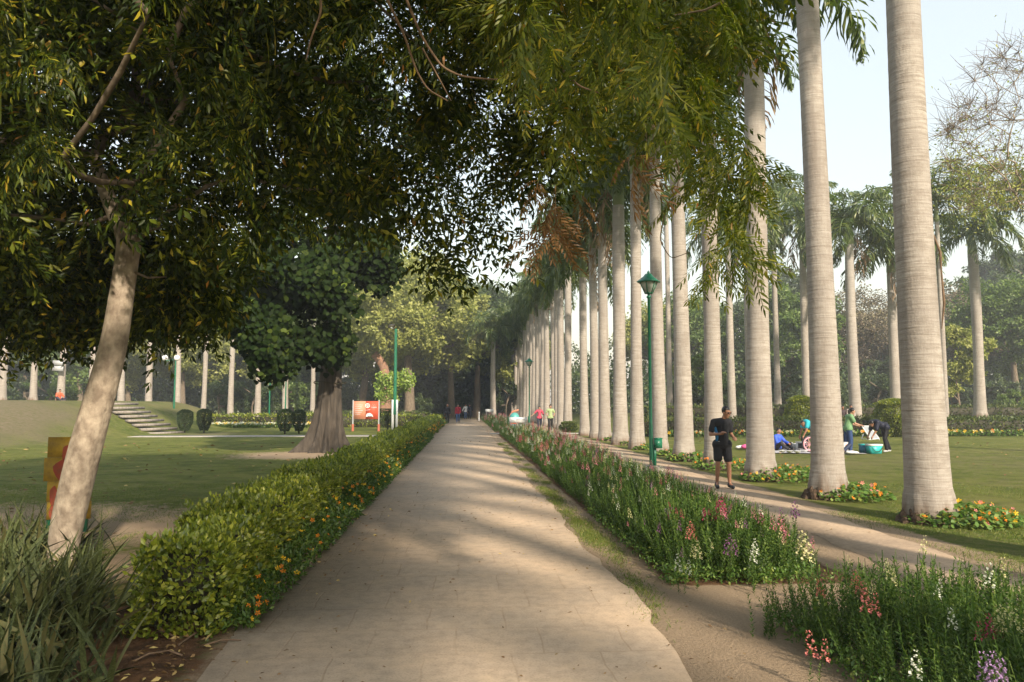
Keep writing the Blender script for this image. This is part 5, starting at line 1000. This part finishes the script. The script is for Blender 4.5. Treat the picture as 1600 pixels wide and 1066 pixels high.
Y = 76; x = Xat(765, Y); r = empty('notice_board', (x, Y, 0)); tag(r, 'small white notice board low beside the lone far palm', 'sign'); g = G(); g.box(-.42, .42, -.02, .02, .95, 1.25); g.obj('panel', [M['white']], r)
for dx in (-.3, .3): g = G(); g.box(dx-.02, dx+.02, -.018, .018, 0, .95); g.obj('post', [M['steel']], r)
# two grey boards on the third far-left palm
Y = 62.0; x = Xat(92, Y); zc = dp(92, 572, Y).z; r = empty('grey_board', (x, Y-.4, zc)); tag(r, 'upper and lower grey board fixed high on a slender far left palm', 'sign'); g = G(); g.box(-.42, .42, -.03, .03, .04, .42); g.box(-.46, .40, -.03, .03, -.42, -.02); g.obj('panel', [M['steel']], r)
# painted board on green legs behind the leaning trunk
p = gp(103, 832); r = empty('painted_board', (p.x, p.y, 0)); tag(r, 'yellow and red painted board on green legs partly hidden by the leaning trunk', 'painted board'); r.rotation_euler[2] = .12; r.scale = (.86, 1, 1)
M['yel'] = mat('faded_yellow_paint', (.42, .26, .02), (.26, .16, .02), 9, .6, .3); M['redp'] = mat('faded_red_paint', (.30, .04, .02), (.20, .05, .02), 9, .6, .3)
w_ = .30; g = G(); g.box(-w_-.02, w_, -.02, .02, 1.02, 1.30); g.box(-w_-.06, w_+.03, -.022, .022, .70, 1.016); g.box(-w_, w_+.04, -.021, .021, .42, .696); g.box(-w_+.01, w_+.05, -.02, .02, .18, .416); g.obj('panel', [M['yel']], r)
g = G(); rr = [.17, .20, .19, .14]
def blob(g, cx, cz, rx, rz, y, k=18, sd=0):
    V = [(cx, y, cz)]+[(cx+rx*math.cos(a)*(1+.12*math.sin(3*a+sd)), y, cz+rz*math.sin(a)*(1+.1*math.cos(4*a+sd))) for a in np.arange(k)*2*math.pi/k]; g.add(V, [[0, i+1, (i+1) % k+1] for i in range(k)])
blob(g, -.02, .84, .20, .17, -.027); blob(g, -.01, 1.08, .10, .12, -.027, sd=2); blob(g, -.20, .50, .06, .13, -.027, sd=1); blob(g, -.20, .28, .05, .10, -.027, sd=4); blob(g, .14, .40, .07, .17, -.027, sd=3); g.obj('red_figure', [M['redp']], r)
for s_ in (-1, 1): g = G(); g.bar((s_*(w_-.03), .03, 0), (s_*(w_-.03), .03, .72), .05, .05); g.obj('leg', [M['green_metal']], r)
# electric wire-like climbing stem beside the biggest trunk
X0, Y0 = front[0]; g = G(); g.tube([(.27, .05, 4.5), (.37, 0, 4.1), (.34, -.05, 3.8), (.36, -.05, 3.3), (.30, -.05, 2.9)], [.006, .02, .012, .02, .006], 6); o = g.obj('dry_stem', [M['twig']], None, True)
rt_ = [q for q in col.objects if q.name.startswith('royal_palm') and abs(q.location.x-X0) < .01 and abs(q.location.y-Y0) < .01][0]; o.parent = rt_; o.rotation_euler = (0, 0, -rt_.rotation_euler.z)

# ------------------------------------------------------------------ people
def capsules(g, caps, k=12):
    for a, b_, ra, rb in caps:
        a = np.array(a, float); b_ = np.array(b_, float); g.ball(a, ra, 0, k, 8); g.ball(b_, rb, 0, k, 8)
        if np.linalg.norm(b_-a) > .01: g.tube([a, a*.5+b_*.5, b_], [ra, (ra+rb)/2, rb], k, 0, True)
def remesh(g, name, mat_, parent, vox, sm=2):
    o = g.obj(name, [mat_], parent, True); md = o.modifiers.new('r', 'REMESH'); md.mode = 'VOXEL'; md.voxel_size = vox
    if sm: m2 = o.modifiers.new('s', 'SMOOTH'); m2.iterations = sm; m2.factor = .5
    bpy.context.view_layer.update(); me_ = bpy.data.meshes.new_from_object(o.evaluated_get(bpy.context.evaluated_depsgraph_get())); old = o.data; o.modifiers.clear(); o.data = me_; me_.materials.clear(); me_.materials.append(mat_)
    me_.polygons.foreach_set('use_smooth', np.ones(len(me_.polygons), bool)); bpy.data.meshes.remove(old); return o
def L3(a, b_, u): return tuple(np.array(a)*(1-u)+np.array(b_)*u)
def person(loc, label, J, top, bottom, shoes, skin='skin', hair='hair', vox=.014, sleeve=.55, legs=1.0, rz=0, scale=1.0, long_hair=False, slim=1.0, face=(0, -1), group=None, extra=None, hands=None):
    """J: joints in metres, local x to the right of the picture, -y towards the camera. legs: how far the trousers reach (1 = ankle, .45 = above the knee)"""
    r = empty('person', loc, rz); r.scale = (scale,)*3; tag(r, label, 'person', group); s_ = slim; g = G(); hd = np.array(J['head']); f = np.array([face[0], face[1], face[2] if len(face) > 2 else -.05], float); f /= np.linalg.norm(f); side = np.cross(f, [0, 0, 1.]); side /= np.linalg.norm(side); up = np.cross(side, f)
    nk = np.array(J['neck']); 
    g.ball(hd+up*.025, (.077, .088, .10)); g.ball(hd-up*.035+f*.025, (.058, .062, .075)); g.ball(hd-up*.085+f*.045, .035, 0, 8, 6)
    g.ball(hd+f*.098-up*.012, (.014, .018, .022), 0, 8, 6); g.ball(hd+f*.088+up*.032, (.045, .02, .012), 0, 8, 6); g.ball(hd+f*.083-up*.055, (.026, .018, .011), 0, 8, 6)
    for q in (-1, 1): g.ball(hd+side*q*.080-up*.01, (.016, .022, .032), 0, 8, 6); g.ball(hd+f*.07+side*q*.035-up*.02, .022, 0, 8, 6)
    caps = [(nk, hd-up*.06-f*.01, .058*s_, .052*s_)]
    pv = np.array(J['pelvis']); ch = nk*.80+pv*.20; wa = nk*.42+pv*.58
    for sd in 'LR':
        sh, el, wr, hp, kn, an, to = [np.array(J[n_+sd]) for n_ in ('sh', 'el', 'wr', 'hp', 'kn', 'an', 'to')]
        caps += [(sh, L3(sh, el, .5), .055*s_, .047*s_), (L3(sh, el, .5), el, .047*s_, .039*s_), (el, L3(el, wr, .35), .040*s_, .038*s_), (L3(el, wr, .35), wr, .038*s_, .026*s_), (hp, kn, .088*s_, .056*s_), (kn, L3(kn, an, .35), .054*s_, .055*s_), (L3(kn, an, .35), an, .055*s_, .035*s_), (an, to, .035, .028), (nk*.93+ch*.07, sh, .06*s_, .062*s_), (ch, L3(sh, ch, .35), .11*s_, .085*s_)]
        ha = np.array(J['ha'+sd]); d = ha-wr; d /= np.linalg.norm(d)+1e-6; ax = np.cross(d, [0, 0, 1.]); ax = ax/(np.linalg.norm(ax)+1e-6) if np.linalg.norm(ax) > .1 else np.array([1., 0, 0]); n_ = np.cross(ax, d)
        g.ball(L3(wr, ha, .6), (.036, .036, .036), 0, 8, 6); caps += [(wr, L3(wr, ha, .75), .026, .032)]
        for q, ln in zip((-1.5, -.5, .5, 1.5), (.065, .08, .085, .075)):
            b0 = ha*.8+wr*.2+ax*q*.019; b1 = b0+d*ln*.5; b2 = b1+(d*.35-n_*.9)*ln*.5; caps += [(b0, b1, .0105, .0095), (b1, b2, .0095, .008)]
        t0 = L3(wr, ha, .35)+ax*.03; caps += [(t0, t0+ax*.022+d*.035, .013, .011), (t0+ax*.022+d*.035, t0+ax*.012+d*.065-n_*.02, .011, .009)]
    caps += [(nk-[0, 0, .02], ch, .075*s_, .125*s_), (ch, wa, .122*s_, .108*s_), (wa, pv, .108*s_, .125*s_), (J['hpL'], J['hpR'], .105*s_, .105*s_)]
    capsules(g, caps); remesh(g, 'body', M[skin], r, vox)
    # shirt
    g = G(); e = .020; caps = [(np.array(J['hpL'])+[0, 0, .02], np.array(J['hpR'])+[0, 0, .02], .112*s_+e, .112*s_+e), (nk-[0, 0, .045], ch, .080*s_+e, .128*s_+e), (ch, wa, .126*s_+e, .115*s_+e), (wa, pv+np.array([0, 0, -.02]), .115*s_+e, .130*s_+e)]
    for sd in 'LR':
        sh, el, wr = [np.array(J[n_+sd]) for n_ in ('sh', 'el', 'wr')]; caps += [(nk*.9+ch*.1, sh, .06*s_+e, .064*s_+e), (ch, L3(sh, ch, .35), .112*s_+e, .09*s_+e)]
        if sleeve <= 1: caps += [(sh, L3(sh, el, sleeve), .058*s_+e, .056*s_+e)]
        else: caps += [(sh, el, .058*s_+e, .046*s_+e), (el, L3(el, wr, sleeve-1), .045*s_+e, .034*s_+e)]
    capsules(g, caps); remesh(g, 'shirt', top if not isinstance(top, str) else M[top], r, vox)
    g = G(); e = .014; caps = [(pv+np.array([0, 0, .05]), pv, .118*s_+e, .13*s_+e), (J['hpL'], J['hpR'], .11*s_+e, .11*s_+e)]
    for sd in 'LR':
        hp, kn, an = [np.array(J[n_+sd]) for n_ in ('hp', 'kn', 'an')]
        if legs < .6: caps += [(hp, L3(hp, kn, legs*2), .095*s_+e, .088*s_+e)]
        else: caps += [(hp, kn, .092*s_+e, .062*s_+e), (kn, L3(kn, an, .95), .062*s_+e, .048*s_+e)]
    capsules(g, caps); remesh(g, 'shorts' if legs < .6 else 'trousers', bottom, r, vox)
    for sd in 'LR':
        an, to = np.array(J['an'+sd]), np.array(J['to'+sd]); g = G(); capsules(g, [(an-[0, 0, .035], to, .046, .036), (an, an-[0, 0, .03], .044, .048)]); remesh(g, 'shoe', shoes, r, vox)
    g = G(); g.ball(hd+up*.045-f*.018, (.086, .098, .098), 0, 14, 9); hg = G(); capsules(hg, []) if False else None
    if long_hair: g.ball(hd-f*.075-up*.05, (.07, .05, .12)); 
    o = remesh(g, 'hair', M[hair], r, vox, 1)
    # clear the face: drop hair faces in front of it
    me_ = o.data; co = np.zeros(len(me_.vertices)*3); me_.vertices.foreach_get('co', co); co = co.reshape(-1, 3)-hd; ff = co@f; uu = co@up; bad = (ff > .035) & (uu < .062) | (ff > -.03) & (uu < -.01) & (not long_hair); co2 = co.copy(); co2[bad] -= f[None]*0; sh_ = np.where(bad)[0]
    co2[sh_] = co2[sh_]*.72; me_.vertices.foreach_set('co', (co2+hd).ravel()); me_.update()
    if extra: extra(r)
    return r
def stand(H=1.0, step=.0, armL=(0, 0), armR=(0, 0)):
    J = dict(head=(0, -.02, 1.60), neck=(0, 0, 1.42), pelvis=(0, 0, .93), shL=(-.18, 0, 1.38), shR=(.18, 0, 1.38), elL=(-.24, .03, 1.10), elR=(.24, .03, 1.10), wrL=(-.25, -.06, .86), wrR=(.25, -.06, .86), haL=(-.25, -.09, .78), haR=(.25, -.09, .78),
             hpL=(-.095, 0, .88), hpR=(.095, 0, .88), knL=(-.10, -.03-step*.5, .49), knR=(.10, -.03+step*.3, .49), anL=(-.10, .02-step, .09), anR=(.10, .03+step, .09+step*.25), toL=(-.11, -.13-step, .035), toR=(.11, -.12+step, .045)); return J
C_ = lambda n_, c, **k_: flat(n_, c, **k_)
black = mat('black_sports_cloth', (.012, .012, .014), (.02, .02, .024), 20, .75, .25); bluep = flat('blue_panel_cloth', (.02, .16, .35), .7)
p = gp(1130, 764)
J = dict(head=(.085, -.045, 1.565), neck=(.03, 0, 1.40), pelvis=(0, 0, .92), shL=(-.155, .02, 1.36), shR=(.155, .02, 1.36), elL=(-.245, -.03, 1.11), elR=(.205, .05, 1.11), wrL=(-.08, -.22, 1.13), wrR=(.215, -.15, 1.04), haL=(-.02, -.235, 1.16), haR=(.21, -.235, 1.03),
         hpL=(-.09, 0, .88), hpR=(.09, 0, .88), knL=(-.105, -.04, .50), knR=(.115, -.05, .49), anL=(-.12, .03, .09), anR=(.135, .0, .09), toL=(-.14, -.13, .035), toR=(.17, -.16, .035))
def jog_extra(r):
    g = G(); g.tube([(-.150, -.035, 1.26), (-.128, -.055, 1.15), (-.118, -.062, 1.05), (-.122, -.06, .97)], [.030, .036, .036, .026], 8, 0, True); g.obj('side_panel', [bluep], r, True)
    g = G(); hd = np.array(J['head']); f = np.array([.62, -.75, -.22]); f /= np.linalg.norm(f); sd = np.cross(f, [0, 0, 1.]); sd /= np.linalg.norm(sd)
    for q in (-1, 1): g.ball(hd+f*.092+sd*q*.033+np.array([0, 0, .012]), (.024, .024, .017), 0, 10, 6)
    g.tube([hd+f*.096-sd*.03+[0, 0, .016], hd+f*.10+[0, 0, .018], hd+f*.096+sd*.03+[0, 0, .016]], .004, 5); 
    for q in (-1, 1): g.tube([hd+f*.085+sd*q*.055+[0, 0, .015], hd+sd*q*.088+[0, 0, .012]], .003, 5)
    g.obj('sunglasses', [M['hair']], r, True)
    g = G(); g.box(-.02, .02, -.003, .003, -.005, .005); o = g.obj('shirt_logo', [M['steel']], r); o.location = (-.10, -.14, .97)
jog = person((p.x, p.y, .015), 'man in black t-shirt and black shorts standing on the earth path, fist at his waist', J, black, black, flat('dark_trainers', (.03, .035, .04), .6), vox=.0085, sleeve=.62, legs=.34, slim=.90, face=(.62, -.75, -.22), extra=jog_extra, rz=-.10)
def ppl(px, py, J, label, top, bottom, shoes=(.02, .02, .02), z=0., **kw):
    p = gp(px, py, z); return person((p.x, p.y, z+.03), label, J, C_('cloth_top', top), C_('cloth_bottom', bottom), C_('shoe_leather', shoes), **kw)
# far walkers on the paved path
J = stand(step=.12); J.update(elL=(-.27, .0, 1.12), wrL=(-.20, -.12, .90)); ppl(699, 662, J, 'man in black jacket walking at the left edge of the path far away', (.012, .012, .016), (.03, .028, .025), hair='skin_lt', sleeve=1.9, group='people walking far down the path', slim=1.1)
J = stand(step=.16); J['wrR'] = (.22, -.18, .92); J['haR'] = (.20, -.25, .90); ppl(715.5, 661, J, 'woman in red jacket and blue jeans walking in the middle of the path far away', (.40, .02, .04), (.06, .13, .28), sleeve=1.9, group='people walking far down the path', long_hair=True, skin='skin_lt')
J = stand(step=.1); J.update(elL=(-.30, 0, 1.15), wrL=(-.36, -.05, .95), haL=(-.38, -.08, .88)); ppl(727.5, 655.5, J, 'person in white sleeves and blue vest, left of the distant pair at the path end', (.55, .56, .60), (.06, .10, .20), sleeve=1.9, group='people walking far down the path')
J = stand(step=.1); J.update(elR=(.30, 0, 1.15), wrR=(.34, -.05, .95), haR=(.35, -.08, .88)); ppl(733.5, 655.5, J, 'person in dark clothes, right one of the distant pair at the path end', (.02, .025, .04), (.015, .015, .02), sleeve=1.9, group='people walking far down the path')
Y = 80; g = G(); x = Xat(748.5, Y); g.lathe([(.07, 0), (.08, .15), (.06, .8), (.08, .84), (.08, .92), (.02, .98)], 10); o = g.obj('bollard', [M['white']], None, True); o.location = (x, Y, 0); tag(o, 'small pale post at the right end of the paved path far away', 'post')
# walking pair on the earth path
J = stand(step=.1); J.update(elL=(-.34, -.0, 1.22), wrL=(-.52, -.10, 1.06), haL=(-.59, -.13, 1.02), elR=(.27, .0, 1.12), wrR=(.33, -.12, .90), haR=(.35, -.18, .84)); J['head'] = (0, -.02, 1.56)
ppl(843, 673.5, J, 'woman in pink-red top with pale shirt tail walking left of the man in light green', (.50, .07, .11), (.015, .02, .04), sleeve=.9, group='pair walking down the earth path', slim=.9, scale=.94, skin='skin_lt')
J = stand(step=.1); J.update(elL=(-.30, .05, 1.14), wrL=(-.22, -.10, 1.02), haL=(-.18, -.16, 1.02), elR=(.30, .05, 1.14), wrR=(.24, -.10, 1.02), haR=(.22, -.16, 1.0))
ppl(860, 674, J, 'man in light green t-shirt and black trousers walking right of the woman in pink', (.34, .42, .20), (.014, .014, .014), sleeve=.6, group='pair walking down the earth path', skin='skin_lt', scale=.98)
# picnic
def seated(lean=0.25, reach=0.3):
    return dict(head=(.10*lean, -.12*lean, .78), neck=(0, -.02, .60), pelvis=(0, .05, .14), shL=(-.16, 0, .56), shR=(.16, 0, .56), elL=(-.22, -.12, .34), elR=(.24, -.15, .36), wrL=(-.10, -.30, .28), wrR=(.20, -.35, .30), haL=(-.05, -.36, .26), haR=(.18, -.42, .28), hpL=(-.10, 0, .12), hpR=(.10, 0, .12), knL=(-.28, -.36, .30), knR=(.30, -.36, .28), anL=(-.05, -.52, .07), anR=(.10, -.58, .07), toL=(.06, -.62, .05), toR=(.2, -.66, .05))
def bent(dx=.45, reach=-.1):
    return dict(head=(dx, -.05, 1.02), neck=(dx*.82, -.02, 1.08), pelvis=(0, 0, .92), shL=(dx*.72, -.17, 1.08), shR=(dx*.72, .17, 1.08), elL=(dx*.85, -.20, .80), elR=(dx*.9, .16, .80), wrL=(dx*1.1, -.16, .58), wrR=(dx*1.15, .10, .58), haL=(dx*1.18, -.16, .51), haR=(dx*1.22, .08, .51), hpL=(0, -.10, .88), hpR=(0, .10, .88), knL=(.08*np.sign(dx), -.11, .49), knR=(-.06*np.sign(dx), .11, .49), anL=(-.02, -.12, .09), anR=(-.24*np.sign(dx), .14, .09), toL=(.13*np.sign(dx), -.12, .04), toR=(-.10*np.sign(dx), .14, .04))
ppl(1216, 705, seated(), 'child in bright blue jacket sitting on the picnic blanket just right of the third trunk', (.05, .12, .60), (.015, .015, .02), sleeve=1.9, group='people at the picnic', rz=.5, scale=.92)
ppl(1272, 706, bent(-.42), 'person in turquoise top bending over the picnic, half behind the second trunk', (.03, .42, .50), (.02, .02, .03), sleeve=.6, group='people at the picnic', scale=.98)
J = seated(); ppl(1176, 703, stand(), 'child in coral-red clothes standing half behind the third trunk', (.75, .14, .12), (.03, .02, .02), sleeve=.6, group='people at the picnic', scale=.66)
J = stand(step=.05); J.update(head=(.14, -.05, 1.50), neck=(.09, -.02, 1.36), shL=(.04, -.16, 1.31), shR=(.06, .16, 1.31), elL=(.16, -.2, 1.06), wrL=(.36, -.2, 1.0), haL=(.44, -.2, .98), elR=(.18, .16, 1.06), wrR=(.40, .12, .98), haR=(.47, .12, .96), pelvis=(-.02, 0, .90), hpL=(-.02, -.09, .86), hpR=(-.02, .09, .86), knL=(.03, -.1, .48), knR=(-.03, .1, .48), anL=(0, -.1, .09), anR=(-.1, .1, .09), toL=(.14, -.1, .04), toR=(.04, .1, .04))
ppl(1327, 709, J, 'woman in green t-shirt and jeans standing at the picnic, arms stretched towards the folding seat', (.16, .30, .14), (.03, .06, .16), sleeve=.6, group='people at the picnic', face=(1, -.25, -.4), long_hair=True, skin='skin_lt', scale=.98)
ppl(1384, 708, bent(-.5), 'man in navy top and black trousers bending far down right of the teal cool box', (.012, .014, .03), (.010, .010, .014), (.5, .5, .5), sleeve=.9, group='people at the picnic', face=(-1, 0, -1))
ppl(1316, 708, seated(), 'person in dark navy clothes sitting between the second trunk and the woman in green', (.02, .02, .045), (.02, .03, .07), sleeve=1.9, group='people at the picnic', rz=-.6)
zb = .0
for px, lab, c1, c2, sc_ in [(1329, 'person in pale clothes walking beyond the right hedge by the white palm', (.50, .42, .36), (.3, .27, .24), .98), (1316, 'person in dark top and white trousers beyond the right hedge, left of the pale one', (.05, .03, .03), (.6, .58, .55), .95)]:
    Yq = 43.6; x = Xat(px, Yq); person((x, Yq, float(terrain(x, Yq))), lab, stand(step=.1), C_('cloth_top', c1), C_('cloth_bottom', c2), C_('shoe_leather', (.1, .1, .1)), group='people beyond the right hedge', sleeve=1.5, scale=sc_)
# person sitting on the mound by the palm with the boards
p_ = Vector((Xat(92, 58), 58, 0)); p_.z = float(terrain(p_.x, 58)); person(p_, 'person in orange-red top sitting at the foot of the slender palm with grey boards', seated(), C_('cloth_top', (.75, .12, .05)), C_('cloth_bottom', (.03, .03, .05)), C_('shoe_leather', (.05, .05, .05)), rz=.8, sleeve=.9)

# picnic things
def P_(px, py): return gp(px, py)
a, b_ = P_(1150, 700), P_(1362, 712); g = G(); nx_, ny_ = 30, 10; V = []
for j in range(ny_+1):
    for i in range(nx_+1):
        u, v = i/nx_, j/ny_; x = a.x+(b_.x-a.x)*u+.25*math.sin(v*3+1)*(.5-v); yv = 25.4+2.6*v+.9*(1-u)*.6+.12*math.sin(u*11)
        V.append((x, yv, .03+.02*math.sin(u*37+v*9)*math.sin(v*17)+.01*random.random()))
g.add(V, [[j*(nx_+1)+i, j*(nx_+1)+i+1, (j+1)*(nx_+1)+i+1, (j+1)*(nx_+1)+i] for j in range(ny_) for i in range(nx_)]); tag(g.obj('picnic_blanket', [mat('pale_blanket_cloth', (.58, .56, .56), (.36, .36, .40), 3, .9, .1)], None, True), 'pale grey-white picnic blanket spread on the right lawn', 'blanket')
def item(name, label, px, py, build, mats, cat, group='picnic things on the blanket', rz=0, scale=1.0, dz=.03):
    p = gp(px, py); g = G(); build(g); o = g.obj(name, mats, None); o.location = (p.x, p.y, dz); o.rotation_euler = (0, 0, rz); o.scale = (scale,)*3; tag(o, label, cat, group); return o
teal2 = flat('teal_coolbox', (.04, .48, .46), .4, .5); dteal = flat('dark_blue_coolbox', (.02, .14, .24), .45, .5)
p = gp(1366, 709.5); r = empty('cool_box', (p.x, p.y, .02), .15); tag(r, 'teal cool box with dark handle standing at the right end of the blanket', 'cool box', 'cool boxes'); r.scale = (.70, .70, .78); g = G(); g.add([(x*s_, y*t_, z) for z, s_, t_ in ((0, .28, .19), (.34, .32, .22)) for x, y in ((-1, -1), (1, -1), (1, 1), (-1, 1))], [[0, 3, 2, 1], [4, 5, 6, 7], [0, 1, 5, 4], [1, 2, 6, 5], [2, 3, 7, 6], [3, 0, 4, 7]]); g.obj('box', [teal2], r)
g = G(); g.box(-.34, .34, -.24, .24, .345, .42); g.obj('lid', [M['white']], r); g = G(); g.tube([(-.33, -.26, .30), (-.12, -.26, .10), (.12, -.26, .10), (.33, -.26, .30)], .014, 6); g.obj('handle', [M['core']], r, True)
p = gp(1351, 708.5); r = empty('cool_box', (p.x, p.y, .02), -.2); tag(r, 'dark blue cool box left of the teal one', 'cool box', 'cool boxes'); r.scale = (.8, .8, .9); g = G(); g.box(-.19, .19, -.17, .17, 0, .30); g.obj('box', [dteal], r); g = G(); g.box(-.20, .20, -.18, .18, .303, .35); g.obj('lid', [teal2], r)
# folding seat tipped on the cool boxes
p = gp(1364, 706); r = empty('folding_seat', (p.x, p.y+.15, .02), .1); tag(r, 'white framed folding seat with grey cloth tilted above the cool boxes', 'folding seat'); g = G(); c4 = [np.array(v_) for v_ in ((-.32, 0, .92), (.02, .05, .92), (.36, 0, .46), (-.02, -.05, .42))]
for i in range(4): g.bar(c4[i], c4[(i+1) % 4], .035, .035)
g.bar((-.02, -.05, .42), (-.42, -.1, .46), .035, .03); g.bar((-.42, -.1, .46), (-.28, 0, .62), .03, .03); g.bar((.30, 0, .52), (.38, 0, .40), .03, .03); g.obj('frame', [M['white']], r)
g = G(); g.add([tuple(c_*.94+np.array([0.005, .0, .04])+[0, -.02, 0]) for c_ in c4]+[tuple(c_*.94+np.array([0.005, .012, .04])+[0, -.02, 0]) for c_ in c4], [[0, 1, 2, 3], [7, 6, 5, 4]]); g.obj('cloth', [flat('grey_seat_cloth', (.34, .37, .40), .8)], r)
bagw = flat('white_carton', (.70, .70, .70), .7); blk = flat('black_plastic', (.015, .015, .018), .4, .5)
def bx(w_, d_, h_): return lambda g: (g.box(-w_/2, w_/2, -d_/2, d_/2, 0, h_, 0), g.box(-w_*.42, w_*.42, -d_/2-.006, -d_/2-.001, h_*.2, h_*.9, 1), g.box(-w_/2-.01, w_/2+.01, -d_/2-.01, d_/2+.01, h_+.001, h_+.02, 0))
item('carton', 'white carton with black side right of the child in blue', 1230, 704, bx(.30, .24, .26), [bagw, blk], 'carton', rz=.2); item('carton', 'white carton with black side left of the wheel on the blanket', 1252, 704, bx(.34, .24, .28), [bagw, blk], 'carton', rz=-.2)
item('carton', 'plain pale carton between the two black-sided ones', 1241, 703, bx(.18, .2, .20), [bagw, M['steel']], 'carton')
item('carton', 'pale carton beside the seated person in navy', 1320, 709, bx(.20, .2, .36), [bagw, bagw], 'carton', rz=.3)
bowl = lambda g: g.lathe([(.04, 0), (.09, .02), (.13, .07), (.135, .075), (.12, .07), (.08, .025), (.0, .02)], 14)
for px, py, lab in [(1222, 709, 'white bowl in front of the child in blue'), (1234, 709.5, 'white bowl left of the middle of the blanket'), (1246, 710, 'white bowl at the front edge below the cartons'), (1257, 708.5, 'white bowl beside the wheel')]: item('bowl', lab, px, py, bowl, [M['white']], 'bowl', dz=.045)
item('pot', 'black pot held over the picnic by the bending person in turquoise', 1258, 703, lambda g: (g.lathe([(.0, .26), (.12, .27), (.15, .36), (.15, .46), (.0, .47)], 14), g.box(-.08, .08, -.08, .08, .0, .262)), [blk], 'pot')
item('bag', 'bright pink bag lying on the left part of the blanket', 1167, 703.5, lambda g: (g.ball((0, 0, .10), (.24, .16, .10)), g.ball((.18, .05, .12), (.13, .1, .11))), [flat('pink_bag_cloth', (.72, .12, .32), .7)], 'bag')
item('bag', 'small white bundle beside the pink bag', 1158, 702.5, lambda g: (g.ball((0, 0, .07), (.15, .1, .07)), g.ball((-.12, 0, .06), (.1, .08, .06))), [bagw], 'bag')
item('bag', 'crumpled white bag at the front of the blanket right of the second trunk', 1330, 711, lambda g: (g.ball((0, 0, .06), (.2, .12, .06)), g.ball((.14, 0, .05), (.14, .1, .05))), [bagw], 'bag')
p = gp(1266, 708); r = empty('toy_wheel', (p.x, p.y, .32)); tag(r, 'pink spoked wheel standing against the left side of the second trunk', 'wheel'); g = G(); g.tube([(.28*math.cos(a), 0, .28*math.sin(a)) for a in np.linspace(0, 6.2832, 33)], .028, 8); g.obj('tyre', [blk], r, True)
g = G(); g.tube([(.23*math.cos(a), 0, .23*math.sin(a)) for a in np.linspace(0, 6.2832, 33)], .03, 8)
for k_ in range(10): a = k_*.6283; g.bar((0, 0, 0), (.22*math.cos(a), 0, .22*math.sin(a)), .015, .015)
g.obj('rim', [flat('pink_plastic', (.75, .35, .40), .5)], r, True)

# ------------------------------------------------------------------ hazy air
m, t, out = newmat('haze'); vp = t.nodes.new('ShaderNodeVolumePrincipled'); vp.inputs['Density'].default_value = HAZE; vp.inputs['Color'].default_value = (.88, .9, .93, 1); vp.inputs['Anisotropy'].default_value = .1; t.links.new(vp.outputs[0], out.inputs['Volume'])
g = G(); g.box(-720, 720, -320, 920, -1.2, 27.0); o = g.obj('haze', [m]); tag(o, kind='stuff')
